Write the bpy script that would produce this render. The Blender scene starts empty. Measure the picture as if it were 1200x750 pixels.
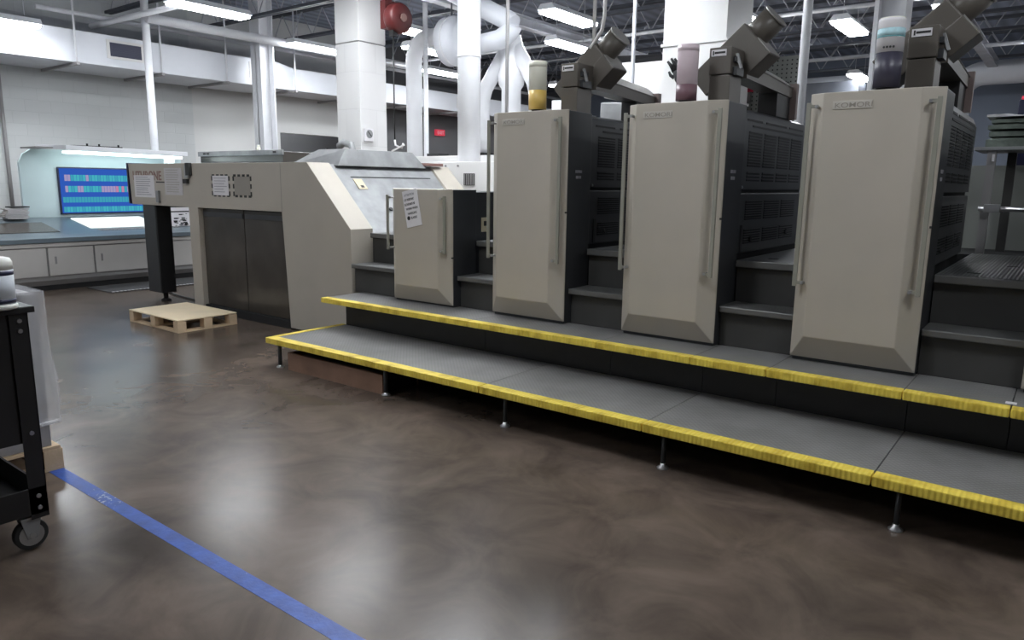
import bpy, bmesh, math, random
from mathutils import Vector, Matrix, noise
random.seed(7)
C = bpy.context.scene.collection
SC = bpy.context.scene
PI = math.pi

# ------------------------------------------------------------------ materials
def mat(name, col, rough=0.5, metal=0.0, var=0.0, vscale=6.0, bump=0.0, bscale=60.0, spec=0.5,
        alpha=1.0, trans=0.0, emit=None, estr=0.0, coat=0.0):
    m = bpy.data.materials.new(name); m.use_nodes = True
    nt = m.node_tree; N = nt.nodes; L = nt.links
    b = N['Principled BSDF']
    b.inputs['Base Color'].default_value = (*col, 1)
    b.inputs['Roughness'].default_value = rough
    b.inputs['Metallic'].default_value = metal
    b.inputs['Specular IOR Level'].default_value = spec
    b.inputs['Alpha'].default_value = alpha
    b.inputs['Transmission Weight'].default_value = trans
    b.inputs['Coat Weight'].default_value = coat
    if emit:
        b.inputs['Emission Color'].default_value = (*emit, 1)
        b.inputs['Emission Strength'].default_value = estr
    tc = N.new('ShaderNodeTexCoord')
    if var > 0:
        n = N.new('ShaderNodeTexNoise'); n.inputs['Scale'].default_value = vscale; n.inputs['Detail'].default_value = 6
        L.new(tc.outputs['Object'], n.inputs['Vector'])
        r = N.new('ShaderNodeValToRGB')
        r.color_ramp.elements[0].position = 0.3; r.color_ramp.elements[1].position = 0.72
        r.color_ramp.elements[0].color = (*[c * (1 - var) for c in col], 1)
        r.color_ramp.elements[1].color = (*[min(1, c * (1 + var)) for c in col], 1)
        L.new(n.outputs['Fac'], r.inputs['Fac']); L.new(r.outputs['Color'], b.inputs['Base Color'])
    if bump > 0:
        n2 = N.new('ShaderNodeTexNoise'); n2.inputs['Scale'].default_value = bscale; n2.inputs['Detail'].default_value = 4
        L.new(tc.outputs['Object'], n2.inputs['Vector'])
        bp = N.new('ShaderNodeBump'); bp.inputs['Strength'].default_value = bump; bp.inputs['Distance'].default_value = 0.01
        L.new(n2.outputs['Fac'], bp.inputs['Height']); L.new(bp.outputs['Normal'], b.inputs['Normal'])
    return m

M = {}
M['beige'] = mat('beige_enamel', (0.46, 0.42, 0.36), 0.45, var=0.04, vscale=3, bump=0.05, bscale=300)
M['beige2'] = mat('beige_handle', (0.36, 0.34, 0.29), 0.4, var=0.05)
M['handle'] = mat('handle_grey_green', (0.27, 0.265, 0.225), 0.38, var=0.06)
M['plate'] = mat('raised_nameplate', (0.52, 0.49, 0.44), 0.4, var=0.03)
M['emboss'] = mat('embossed_letters', (0.30, 0.275, 0.24), 0.5, var=0.03)
M['dark'] = mat('charcoal_enamel', (0.036, 0.038, 0.042), 0.42, var=0.12, vscale=4, bump=0.05, bscale=200)
M['darker'] = mat('dark_vent_slot', (0.008, 0.008, 0.009), 0.6, var=0.1)
M['louver'] = mat('vent_frame_grey', (0.037, 0.039, 0.043), 0.38, var=0.1)
M['riser'] = mat('riser_charcoal', (0.052, 0.051, 0.049), 0.5, var=0.15, vscale=3)
M['black'] = mat('black_steel', (0.012, 0.0115, 0.012), 0.4, var=0.2, vscale=8)
M['blackmatte'] = mat('black_matte', (0.010, 0.010, 0.011), 0.7, var=0.2)
M['smoke'] = mat('smoked_panel', (0.060, 0.053, 0.046), 0.25, var=0.25, vscale=2.2)
M['white'] = mat('white_paint', (0.72, 0.71, 0.70), 0.45, var=0.03, vscale=2, bump=0.04)
M['pipe'] = mat('white_pipe_paint', (0.76, 0.765, 0.79), 0.35, var=0.05, vscale=3, bump=0.05, bscale=20)
M['ductw'] = mat('duct_white', (0.70, 0.715, 0.76), 0.45, var=0.04, vscale=1.5)
M['galv'] = mat('grey_sheet_metal', (0.30, 0.305, 0.31), 0.42, metal=0.3, var=0.22, vscale=5, bump=0.05, bscale=30)
M['steel'] = mat('brushed_steel', (0.45, 0.45, 0.46), 0.3, metal=0.9, var=0.1)
M['zinc'] = mat('zinc_foot', (0.7, 0.7, 0.72), 0.28, metal=0.9, var=0.08)
M['brown'] = mat('brown_grey_arm', (0.105, 0.092, 0.078), 0.4, var=0.08, vscale=6, bump=0.04)
M['arm_lit'] = mat('arm_lit_grey', (0.33, 0.32, 0.30), 0.35, metal=0.3, var=0.06)  # paler grey for the arm's lit faces, light painted into the colour
M['yellow'] = mat('yellow_nosing', (0.72, 0.50, 0.045), 0.5, var=0.16, vscale=25, bump=0.5, bscale=120)
M['wood'] = mat('pallet_wood', (0.62, 0.47, 0.31), 0.7, var=0.15, vscale=5, bump=0.2)
M['woodtop'] = mat('pale_plywood', (0.78, 0.64, 0.44), 0.6, var=0.08, vscale=3, bump=0.1)
M['plank'] = mat('brown_timber', (0.24, 0.14, 0.095), 0.6, var=0.25, vscale=5, bump=0.2)
M['bluetape'] = mat('blue_floor_tape', (0.03, 0.085, 0.36), 0.42, var=0.25, vscale=14, bump=0.15)
M['paper'] = mat('white_paper', (0.74, 0.72, 0.74), 0.7, var=0.03)
M['paper2'] = mat('faded_paper', (0.56, 0.54, 0.55), 0.7, var=0.05, vscale=20)
M['ink'] = mat('print_black', (0.03, 0.03, 0.03), 0.6, var=0.05)
M['greyink'] = mat('print_grey', (0.28, 0.27, 0.30), 0.6, var=0.05)
M['redbrown'] = mat('red_brown_letters', (0.25, 0.14, 0.12), 0.6, var=0.05)
M['red'] = mat('dark_red_enamel', (0.085, 0.010, 0.010), 0.5, var=0.15)
M['redlit'] = mat('red_sign_plastic', (0.75, 0.06, 0.09), 0.4, emit=(0.9, 0.06, 0.12), estr=0.10)
M['scarlet'] = mat('red_plastic', (0.55, 0.03, 0.07), 0.4, var=0.1)
M['booth'] = mat('pale_cyan_booth', (0.60, 0.72, 0.74), 0.5, var=0.03, vscale=2)
M['boothtop'] = mat('booth_white', (0.74, 0.75, 0.78), 0.45, var=0.03)
M['deskgrey'] = mat('console_grey', (0.50, 0.48, 0.46), 0.45, var=0.05, vscale=2)
M['kick'] = mat('console_kick_grey', (0.28, 0.27, 0.27), 0.5, var=0.05)
M['worktop'] = mat('blue_grey_worktop', (0.14, 0.175, 0.20), 0.28, var=0.08, vscale=3)
M['bluegrey'] = mat('blue_grey_wall', (0.20, 0.23, 0.29), 0.7, var=0.06, vscale=1)
M['greywall'] = mat('dark_grey_wall', (0.15, 0.15, 0.155), 0.8, var=0.06, vscale=1)
M['joist'] = mat('joist_grey', (0.50, 0.51, 0.55), 0.5, var=0.15, vscale=4)
M['joistdark'] = mat('joist_dark_steel', (0.085, 0.092, 0.11), 0.5, var=0.15, vscale=4)
M['cyanprint'] = mat('teal_print', (0.12, 0.38, 0.42), 0.5, var=0.1)
M['olive'] = mat('olive_grey_panel', (0.27, 0.28, 0.26), 0.6, var=0.06, vscale=2)
M['rag'] = mat('grey_green_rag', (0.16, 0.19, 0.165), 0.9, var=0.3, vscale=15, bump=0.4, bscale=40)
M['ragw'] = mat('white_rag', (0.60, 0.60, 0.62), 0.9, var=0.12, vscale=12, bump=0.3, bscale=40)
M['navy'] = mat('navy_band', (0.02, 0.022, 0.06), 0.4, var=0.05)
M['bottle'] = mat('white_bottle_plastic', (0.74, 0.74, 0.70), 0.35, var=0.03)
M['label'] = mat('pale_label', (0.62, 0.66, 0.72), 0.5, var=0.06, vscale=30)
M['rubber'] = mat('black_rubber', (0.018, 0.018, 0.018), 0.75, var=0.15)
M['mat'] = mat('dark_floor_mat', (0.045, 0.045, 0.048), 0.8, var=0.2, vscale=30, bump=0.3)
M['lightbody'] = mat('fixture_white', (0.8, 0.81, 0.84), 0.4, var=0.02)
M['carton'] = mat('wrapped_board_grey', (0.36, 0.355, 0.365), 0.5, var=0.05, vscale=40)
M['cream'] = mat('cream_plastic', (0.62, 0.55, 0.38), 0.5, var=0.1)
M['amberb'] = mat('amber_glass', (0.35, 0.20, 0.05), 0.25, var=0.2, vscale=30)
M['paleblue'] = mat('pale_blue_print', (0.45, 0.68, 0.74), 0.5, var=0.2, vscale=30)
M['rosy'] = mat('rosy_grey_metal', (0.20, 0.15, 0.14), 0.5, var=0.1)
M['bluebox'] = mat('bright_blue_board', (0.10, 0.45, 0.75), 0.5, var=0.1, vscale=20)

def emitter(name, col, s):
    m = bpy.data.materials.new(name); m.use_nodes = True
    nt = m.node_tree; nt.nodes.clear()
    e = nt.nodes.new('ShaderNodeEmission'); e.inputs['Color'].default_value = (*col, 1); e.inputs['Strength'].default_value = s
    o = nt.nodes.new('ShaderNodeOutputMaterial'); nt.links.new(e.outputs[0], o.inputs[0]); return m
M['tube'] = emitter('fluorescent_diffuser', (0.92, 0.96, 1.0), 14.0)
M['boothtube'] = emitter('booth_lamp', (0.85, 1.0, 1.0), 3.0)
M['lit'] = emitter('light_table_glow', (0.90, 1.0, 1.0), 0.36)
M['scr_blue'] = emitter('screen_blue', (0.03, 0.1, 0.46), 0.27)
M['scr_cyan'] = emitter('screen_cyan', (0.06, 0.42, 0.5), 0.27)
M['scr_pink'] = emitter('screen_pink', (0.36, 0.3, 0.5), 0.27)
M['scr_red'] = emitter('screen_red', (0.5, 0.22, 0.36), 0.27)
M['scr_teal'] = emitter('screen_teal', (0.05, 0.34, 0.46), 0.27)

# translucent inks / plastic
def clearish(name, col, alpha, rough=0.2):
    m = mat(name, col, rough, alpha=alpha, var=0.05, vscale=8); return m
M['film'] = clearish('clear_plastic_film', (0.80, 0.80, 0.84), 0.34, 0.12)
M['film'].node_tree.nodes['Principled BSDF'].inputs['Specular IOR Level'].default_value = 1.0
M['cart_clear'] = clearish('frosted_cartridge', (0.95, 0.94, 0.82), 0.88, 0.22)
M['cart_pinkc'] = clearish('pink_frosted_cartridge', (0.86, 0.72, 0.78), 0.86, 0.22)
M['ink_y'] = mat('yellow_ink', (0.66, 0.45, 0.12), 0.3, var=0.08)
M['ink_m'] = mat('maroon_ink', (0.17, 0.09, 0.11), 0.4, var=0.1)
M['ink_k'] = mat('blue_black_ink', (0.050, 0.047, 0.072), 0.4, var=0.1)

# polished concrete floor
def floor_mat():
    m = bpy.data.materials.new('polished_concrete'); m.use_nodes = True
    nt = m.node_tree; N = nt.nodes; L = nt.links; b = N['Principled BSDF']
    tc = N.new('ShaderNodeTexCoord')
    def noi(s, d=8, rough=0.6, dist=0.0):
        n = N.new('ShaderNodeTexNoise'); n.inputs['Scale'].default_value = s; n.inputs['Detail'].default_value = d
        n.inputs['Roughness'].default_value = rough; n.inputs['Distortion'].default_value = dist
        L.new(tc.outputs['Object'], n.inputs['Vector']); return n
    n1 = noi(0.9, 5, 0.55, 0.4); n2 = noi(2.6, 6, 0.6, 0.8); n3 = noi(90, 3)
    r1 = N.new('ShaderNodeValToRGB'); e = r1.color_ramp.elements
    e[0].position = 0.15; e[0].color = (0.060, 0.047, 0.038, 1)
    e[1].position = 0.85; e[1].color = (0.150, 0.116, 0.094, 1)
    r1.color_ramp.interpolation = 'EASE'; L.new(n1.outputs['Fac'], r1.inputs['Fac'])
    r2 = N.new('ShaderNodeValToRGB'); e = r2.color_ramp.elements
    e[0].position = 0.1; e[0].color = (0.52, 0.51, 0.51, 1); e[1].position = 0.9; e[1].color = (1.42, 1.40, 1.38, 1)
    r2.color_ramp.interpolation = 'EASE'; L.new(n2.outputs['Fac'], r2.inputs['Fac'])
    mx = N.new('ShaderNodeMix'); mx.data_type = 'RGBA'; mx.blend_type = 'MULTIPLY'; mx.inputs['Factor'].default_value = 1
    L.new(r1.outputs['Color'], mx.inputs['A']); L.new(r2.outputs['Color'], mx.inputs['B'])
    L.new(mx.outputs['Result'], b.inputs['Base Color'])
    mr = N.new('ShaderNodeMapRange'); mr.inputs['From Min'].default_value = 0.1; mr.inputs['From Max'].default_value = 0.9; mr.clamp = False
    mr.inputs['To Min'].default_value = 0.20; mr.inputs['To Max'].default_value = 0.29
    L.new(n2.outputs['Fac'], mr.inputs['Value']); L.new(mr.outputs['Result'], b.inputs['Roughness'])
    b.inputs['Specular IOR Level'].default_value = 0.25
    bp = N.new('ShaderNodeBump'); bp.inputs['Strength'].default_value = 0.02; bp.inputs['Distance'].default_value = 0.002
    L.new(n3.outputs['Fac'], bp.inputs['Height'])
    return m
M['floor'] = floor_mat()

def block_mat(name, col, mortar, bw=0.4, rh=0.2):
    m = bpy.data.materials.new(name); m.use_nodes = True
    nt = m.node_tree; N = nt.nodes; L = nt.links; b = N['Principled BSDF']
    tc = N.new('ShaderNodeTexCoord'); sp = N.new('ShaderNodeSeparateXYZ'); cb = N.new('ShaderNodeCombineXYZ')
    L.new(tc.outputs['Object'], sp.inputs[0])
    ad = N.new('ShaderNodeMath'); ad.operation = 'ADD'
    L.new(sp.outputs['X'], ad.inputs[0]); L.new(sp.outputs['Y'], ad.inputs[1])
    L.new(ad.outputs[0], cb.inputs['X']); L.new(sp.outputs['Z'], cb.inputs['Y'])
    br = N.new('ShaderNodeTexBrick'); br.inputs['Scale'].default_value = 1
    br.inputs['Brick Width'].default_value = bw; br.inputs['Row Height'].default_value = rh
    br.inputs['Mortar Size'].default_value = 0.008; br.inputs['Mortar Smooth'].default_value = 0.4
    br.inputs['Color1'].default_value = (*col, 1); br.inputs['Color2'].default_value = (*[c * 0.97 for c in col], 1)
    br.inputs['Mortar'].default_value = (*mortar, 1)
    L.new(cb.outputs[0], br.inputs['Vector']); L.new(br.outputs['Color'], b.inputs['Base Color'])
    b.inputs['Roughness'].default_value = 0.6
    bp = N.new('ShaderNodeBump'); bp.inputs['Strength'].default_value = 0.25; bp.inputs['Distance'].default_value = 0.01; bp.invert = True
    L.new(br.outputs['Fac'], bp.inputs['Height']); L.new(bp.outputs['Normal'], b.inputs['Normal'])
    return m
M['block'] = block_mat('painted_block_wall', (0.56, 0.575, 0.575), (0.525, 0.54, 0.54))
M['drywall'] = mat('light_drywall', (0.62, 0.62, 0.61), 0.65, var=0.02, vscale=1)

def scuffs(m, col, thr, scale):
    nt = m.node_tree; N = nt.nodes; L = nt.links; b = N['Principled BSDF']
    n = N.new('ShaderNodeTexNoise'); n.inputs['Scale'].default_value = scale; n.inputs['Detail'].default_value = 6
    n2 = N.new('ShaderNodeTexNoise'); n2.inputs['Scale'].default_value = 1.6
    tc = N.new('ShaderNodeTexCoord'); L.new(tc.outputs['Object'], n.inputs['Vector']); L.new(tc.outputs['Object'], n2.inputs['Vector'])
    mu = N.new('ShaderNodeMath'); mu.operation = 'MULTIPLY'; L.new(n.outputs['Fac'], mu.inputs[0]); L.new(n2.outputs['Fac'], mu.inputs[1])
    r = N.new('ShaderNodeValToRGB'); r.color_ramp.elements[0].position = thr; r.color_ramp.elements[1].position = thr + .02
    L.new(mu.outputs[0], r.inputs['Fac'])
    mx = N.new('ShaderNodeMix'); mx.data_type = 'RGBA'
    src = b.inputs['Base Color'].links[0].from_socket
    L.new(r.outputs['Color'], mx.inputs['Factor']); L.new(src, mx.inputs['A']); mx.inputs['B'].default_value = (*col, 1)
    L.new(mx.outputs['Result'], b.inputs['Base Color'])
scuffs(M['bluetape'], (0.42, 0.46, 0.55), 0.375, 55)

def ribbed(name, col, axis, freq, strength, rough=0.5, metal=0.0, amp=0.3):
    """stripes running across `axis` ('X' or 'Y'), both in bump and (slightly) in colour, darker in the grooves"""
    m = mat(name, col, rough, metal)
    nt = m.node_tree; N = nt.nodes; L = nt.links; b = N['Principled BSDF']
    tc = N.new('ShaderNodeTexCoord')
    w = N.new('ShaderNodeTexWave'); w.wave_type = 'BANDS'; w.bands_direction = axis; w.inputs['Scale'].default_value = freq
    w.inputs['Distortion'].default_value = 0.3; w.inputs['Detail'].default_value = 1
    L.new(tc.outputs['Object'], w.inputs['Vector'])
    r = N.new('ShaderNodeValToRGB'); r.color_ramp.elements[0].color = (*[c * (1 - amp) for c in col], 1)
    r.color_ramp.elements[1].color = (*[c * (1 + amp) for c in col], 1)
    L.new(w.outputs['Fac'], r.inputs['Fac']); L.new(r.outputs['Color'], b.inputs['Base Color'])
    bp = N.new('ShaderNodeBump'); bp.inputs['Strength'].default_value = strength; bp.inputs['Distance'].default_value = 0.01
    L.new(w.outputs['Fac'], bp.inputs['Height']); L.new(bp.outputs['Normal'], b.inputs['Normal'])
    return m
M['tread'] = ribbed('ribbed_aluminium_walkway', (0.16, 0.165, 0.165), 'X', 16, 0.6, 0.40, 0.3, 0.35)
M['step'] = ribbed('ribbed_step_tread', (0.13, 0.13, 0.128), 'Y', 30, 0.4, 0.42, 0.3, 0.2)
M['deck'] = ribbed('corrugated_roof_deck', (0.34, 0.38, 0.47), 'X', 1.1, 0.9, 0.55, 0.1, 0.22)

def rubber_deck():
    """grey diamond rubber decking"""
    m = mat('grey_rubber_decking', (0.135, 0.13, 0.128), 0.55)
    nt = m.node_tree; N = nt.nodes; L = nt.links; b = N['Principled BSDF']
    tc = N.new('ShaderNodeTexCoord')
    v = N.new('ShaderNodeTexVoronoi'); v.inputs['Scale'].default_value = 45; v.inputs['Randomness'].default_value = 0.0
    mp = N.new('ShaderNodeMapping'); mp.inputs['Rotation'].default_value = (0, 0, PI / 4)
    L.new(tc.outputs['Object'], mp.inputs['Vector']); L.new(mp.outputs[0], v.inputs['Vector'])
    n = N.new('ShaderNodeTexNoise'); n.inputs['Scale'].default_value = 3; n.inputs['Detail'].default_value = 8
    L.new(tc.outputs['Object'], n.inputs['Vector'])
    r = N.new('ShaderNodeValToRGB'); r.color_ramp.elements[0].position = 0.3; r.color_ramp.elements[1].position = 0.7
    r.color_ramp.elements[0].color = (0.185, 0.18, 0.178, 1); r.color_ramp.elements[1].color = (0.275, 0.268, 0.266, 1)
    L.new(n.outputs['Fac'], r.inputs['Fac'])
    r2 = N.new('ShaderNodeValToRGB'); r2.color_ramp.elements[0].color = (1.12, 1.12, 1.12, 1); r2.color_ramp.elements[1].color = (0.72, 0.72, 0.72, 1)
    r2.color_ramp.elements[1].position = 0.6
    L.new(v.outputs['Distance'], r2.inputs['Fac'])
    mx = N.new('ShaderNodeMix'); mx.data_type = 'RGBA'; mx.blend_type = 'MULTIPLY'; mx.inputs['Factor'].default_value = 1
    L.new(r.outputs['Color'], mx.inputs['A']); L.new(r2.outputs['Color'], mx.inputs['B']); L.new(mx.outputs['Result'], b.inputs['Base Color'])
    bp = N.new('ShaderNodeBump'); bp.inputs['Strength'].default_value = 0.5; bp.inputs['Distance'].default_value = 0.004
    L.new(v.outputs['Distance'], bp.inputs['Height']); L.new(bp.outputs['Normal'], b.inputs['Normal'])
    return m
M['rubberdeck'] = rubber_deck()

def nosing_mat():
    m = mat('yellow_ribbed_nosing', (0.72, 0.50, 0.045), 0.5)
    nt = m.node_tree; N = nt.nodes; L = nt.links; b = N['Principled BSDF']
    tc = N.new('ShaderNodeTexCoord')
    w = N.new('ShaderNodeTexWave'); w.bands_direction = 'X'; w.inputs['Scale'].default_value = 14; w.inputs['Distortion'].default_value = 1.0
    L.new(tc.outputs['Object'], w.inputs['Vector'])
    n = N.new('ShaderNodeTexNoise'); n.inputs['Scale'].default_value = 9; n.inputs['Detail'].default_value = 8
    L.new(tc.outputs['Object'], n.inputs['Vector'])
    r = N.new('ShaderNodeValToRGB'); r.color_ramp.elements[0].position = 0.30; r.color_ramp.elements[1].position = 0.55
    r.color_ramp.elements[0].color = (0.60, 0.42, 0.045, 1); r.color_ramp.elements[1].color = (0.88, 0.68, 0.10, 1)
    L.new(n.outputs['Fac'], r.inputs['Fac']); L.new(r.outputs['Color'], b.inputs['Base Color'])
    bp = N.new('ShaderNodeBump'); bp.inputs['Strength'].default_value = 0.7; bp.inputs['Distance'].default_value = 0.006
    L.new(w.outputs['Fac'], bp.inputs['Height']); L.new(bp.outputs['Normal'], b.inputs['Normal'])
    return m
M['nosing'] = nosing_mat()

# ------------------------------------------------------------------ mesh builder
class MB:
    def __init__(self): self.bm = bmesh.new()
    def box(self, x0, x1, y0, y1, z0, z1, bev=0.0):
        b = bmesh.new()
        bmesh.ops.create_cube(b, size=1)
        for v in b.verts:
            v.co = Vector((x0 + (v.co.x + .5) * (x1 - x0), y0 + (v.co.y + .5) * (y1 - y0), z0 + (v.co.z + .5) * (z1 - z0)))
        if bev > 0:
            bmesh.ops.bevel(b, geom=list(b.edges), offset=bev, segments=2, profile=0.6, affect='EDGES')
        self._merge(b); return self
    def _merge(self, b):
        bmesh.ops.recalc_face_normals(b, faces=b.faces)
        me = bpy.data.meshes.new('tmp'); b.to_mesh(me); b.free(); self.bm.from_mesh(me); bpy.data.meshes.remove(me)
    def tube(self, pts, r, n=14, cap=True, r1=None):
        """round tube through points; r may be a list"""
        pts = [Vector(p) for p in pts]
        if not isinstance(r, (list, tuple)): pts = [p for i, p in enumerate(pts) if i == 0 or (p - pts[i - 1]).length > 1e-4]
        b = bmesh.new(); rings = []
        R = r if isinstance(r, (list, tuple)) else [r] * len(pts)
        prev = None
        for i, p in enumerate(pts):
            if i == 0: d = pts[1] - pts[0]
            elif i == len(pts) - 1: d = pts[-1] - pts[-2]
            else: d = (pts[i + 1] - p).normalized() + (p - pts[i - 1]).normalized()
            d.normalize()
            if prev is None:
                a = Vector((0, 0, 1)) if abs(d.z) < 0.9 else Vector((1, 0, 0))
                u = d.cross(a).normalized()
            else:
                u = (prev - d * prev.dot(d)).normalized()
            prev = u; w = d.cross(u)
            rings.append([b.verts.new(p + (u * math.cos(t) + w * math.sin(t)) * R[i]) for t in [2 * PI * k / n for k in range(n)]])
        for a, c in zip(rings, rings[1:]):
            for k in range(n):
                f = b.faces.new((a[k], a[(k + 1) % n], c[(k + 1) % n], c[k])); f.smooth = True
        if cap: b.faces.new(rings[0][::-1]); b.faces.new(rings[-1])
        self._merge(b); return self
    def lathe(self, prof, cx, cy, n=24, axis='Z', cz=0):
        """prof: list of (radius, height) along the axis"""
        b = bmesh.new(); rings = []
        for r, h in prof:
            ring = []
            for k in range(n):
                t = 2 * PI * k / n; c, s = math.cos(t) * r, math.sin(t) * r
                if axis == 'Z': co = (cx + c, cy + s, h)
                elif axis == 'X': co = (h, cy + c, cz + s)
                else: co = (cx + c, h, cz + s)
                ring.append(b.verts.new(co))
            rings.append(ring)
        for a, c in zip(rings, rings[1:]):
            for k in range(n):
                f = b.faces.new((a[k], a[(k + 1) % n], c[(k + 1) % n], c[k])); f.smooth = True
        b.faces.new(rings[0][::-1]); b.faces.new(rings[-1])
        for e in b.edges:
            if len(e.link_faces) == 2 and e.calc_face_angle(0) > 0.7: e.smooth = False
        self._merge(b); return self
    def prism(self, poly, h0, h1, axis='Y', bev=0.0):
        """extrude polygon; axis Y: poly is (x,z), axis X: poly is (y,z), axis Z: poly is (x,y)"""
        b = bmesh.new()
        def co(p, h):
            return {'Y': (p[0], h, p[1]), 'X': (h, p[0], p[1]), 'Z': (p[0], p[1], h)}[axis]
        lo = [b.verts.new(co(p, h0)) for p in poly]; hi = [b.verts.new(co(p, h1)) for p in poly]
        b.faces.new(lo); b.faces.new(hi[::-1])
        for k in range(len(poly)):
            j = (k + 1) % len(poly); b.faces.new((lo[k], hi[k], hi[j], lo[j]))
        bmesh.ops.recalc_face_normals(b, faces=b.faces)
        if bev > 0: bmesh.ops.bevel(b, geom=list(b.edges), offset=bev, segments=2, profile=0.6, affect='EDGES')
        self._merge(b); return self
    def hull(self, lo, hi, bev=0.0):
        """loft between two equally long point loops (capped)"""
        b = bmesh.new()
        a = [b.verts.new(p) for p in lo]; c = [b.verts.new(p) for p in hi]; n = len(a)
        b.faces.new(a); b.faces.new(c[::-1])
        for k in range(n):
            j = (k + 1) % n; b.faces.new((a[k], c[k], c[j], a[j]))
        bmesh.ops.recalc_face_normals(b, faces=b.faces)
        if bev > 0: bmesh.ops.bevel(b, geom=list(b.edges), offset=bev, segments=2, profile=0.6, affect='EDGES')
        self._merge(b); return self
    def bar(self, p0, p1, w, h):
        """rectangular bar from p0 to p1, w sideways, h up"""
        p0, p1 = Vector(p0), Vector(p1); d = (p1 - p0).normalized()
        a = Vector((0, 0, 1)) if abs(d.z) < 0.95 else Vector((0, 1, 0))
        u = d.cross(a).normalized(); v = u.cross(d).normalized()
        L = [u * (w / 2) + v * (h / 2), -u * (w / 2) + v * (h / 2), -u * (w / 2) - v * (h / 2), u * (w / 2) - v * (h / 2)]
        return self.hull([p0 + q for q in L], [p1 + q for q in L])
    def build(self, name, m, parent=None, base=None):
        me = bpy.data.meshes.new(name)
        if parent is not None:
            off = Vector(parent.get('_base', (0, 0, 0)))
        elif base is not None:
            off = Vector(base)
        else:
            vs = self.bm.verts; mn = Vector([min(v.co[i] for v in vs) for i in range(3)]); mxx = Vector([max(v.co[i] for v in vs) for i in range(3)])
            off = Vector(((mn.x + mxx.x) / 2, (mn.y + mxx.y) / 2, mn.z))
        for v in self.bm.verts: v.co -= off
        self.bm.to_mesh(me); self.bm.free()
        mats = m if isinstance(m, list) else [m]
        for x in mats: me.materials.append(M[x] if isinstance(x, str) else x)
        o = bpy.data.objects.new(name, me); C.objects.link(o)
        if parent is not None: o.parent = parent
        else: o.location = off
        o['_base'] = tuple(off)
        return o

def tag(o, label=None, cat=None, group=None, kind=None):
    if label: o['label'] = label
    if cat: o['category'] = cat
    if group: o['group'] = group
    if kind: o['kind'] = kind
    return o
def thing(name, loc, label, cat, group=None):
    o = bpy.data.objects.new(name, None); C.objects.link(o); o.location = loc; o['_base'] = tuple(loc)
    o.empty_display_size = 0.1
    return tag(o, label, cat, group)
def kids(o): return [c for c in bpy.data.objects if c.parent == o]
def copy_tree(o, parent=None):
    c = o.copy(); C.objects.link(c)
    if parent is not None: c.parent = parent
    for ch in KIDS.get(o.name, None) or kids(o): copy_tree(ch, c)
    return c
KIDS = {}
def dup(o, d, label=None, group=None):
    c = copy_tree(o); c.location = Vector(o.location) + Vector(d)
    if label: c['label'] = label
    if group: c['group'] = group
    return c
def struct(o): o['kind'] = 'structure'; return o
_bold = None
def text(s, size, pos, name, m, parent, face='-Y', sx=1.0, rot=0.0, depth=0.001, align='LEFT', tilt=None, weight=0.0):
    """lettering as a mesh; face -Y: reads along +X, faces -Y"""
    cu = bpy.data.curves.new('t', 'FONT'); cu.body = s; cu.size = size; cu.extrude = depth; cu.align_x = align; cu.offset = weight
    ob = bpy.data.objects.new('t', cu); C.objects.link(ob)
    bpy.context.view_layer.update()
    me = bpy.data.meshes.new_from_object(ob.evaluated_get(bpy.context.evaluated_depsgraph_get()))
    bpy.data.objects.remove(ob); bpy.data.curves.remove(cu)
    T = Matrix.Scale(sx, 4, (1, 0, 0))
    R = Matrix.Rotation(rot, 4, 'Z')
    F = Matrix.Rotation(PI / 2, 4, 'X') if face == '-Y' else (Matrix.Rotation(PI / 2, 4, 'Z') @ Matrix.Rotation(PI / 2, 4, 'X'))
    if tilt is not None: F = tilt
    me.transform(Matrix.Translation(pos) @ F @ R @ T)
    off = Vector(parent.get('_base', (0, 0, 0)))
    me.transform(Matrix.Translation(-off))
    me.name = name; me.materials.clear(); me.materials.append(M[m])
    o = bpy.data.objects.new(name, me); C.objects.link(o); o.parent = parent; o['_base'] = tuple(off)
    return o

# ================================================================== SETTING
XL, XR, YF, YB, ZC = -14.3, 7.0, -6.0, 22.0, 5.0
struct(MB().box(XL - 3, XR, YF, YB, -0.2, 0).build('floor', 'floor', base=(0, 0, 0)))
struct(MB().box(XL - 3, XR, YF, YB, ZC, ZC + 0.15).build('ceiling', 'deck', base=(0, 0, 0)))
struct(MB().box(XL - 0.2, XL, YF, 8.1, 0, ZC).build('wall_left', 'block', base=(0, 0, 0)))
w = MB()
w.box(XL - 0.25, XL - 0.05, 8.1, 9.55, 0, ZC); w.box(XL - 0.25, XL - 0.05, 9.55, 9.85, 2.52, ZC)
w.box(XL - 0.25, XL - 0.05, 9.85, 10.16, 0, ZC); w.box(XL - 0.25, XL - 0.05, 10.16, 13.0, 2.57, ZC)
struct(w.build('wall_left_far', 'drywall', base=(0, 0, 0)))
struct(MB().box(XL - 0.25, XL - 0.05, 13.0, YB, 0, ZC).build('wall_left_rear', 'greywall', base=(0, 0, 0)))
struct(MB().box(XL - 3, XL - 2.8, 8.1, YB, 0, ZC).build('wall_corridor', 'greywall', base=(0, 0, 0)))
struct(MB().box(XL - 3, XR, YB, YB + 0.2, 0, ZC).build('wall_back', 'bluegrey', base=(0, 0, 0)))
struct(MB().box(XL - 3, XR, YF - 0.2, YF, 0, ZC).build('wall_front', 'drywall', base=(0, 0, 0)))
struct(MB().box(XR, XR + 0.2, YF, YB, 0, ZC).build('wall_right', 'greywall', base=(0, 0, 0)))
struct(MB().box(XL, XL + 0.015, YF, 8.1, 0, 0.12).build('baseboard_left', 'kick', base=(0, 0, 0)))

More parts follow.
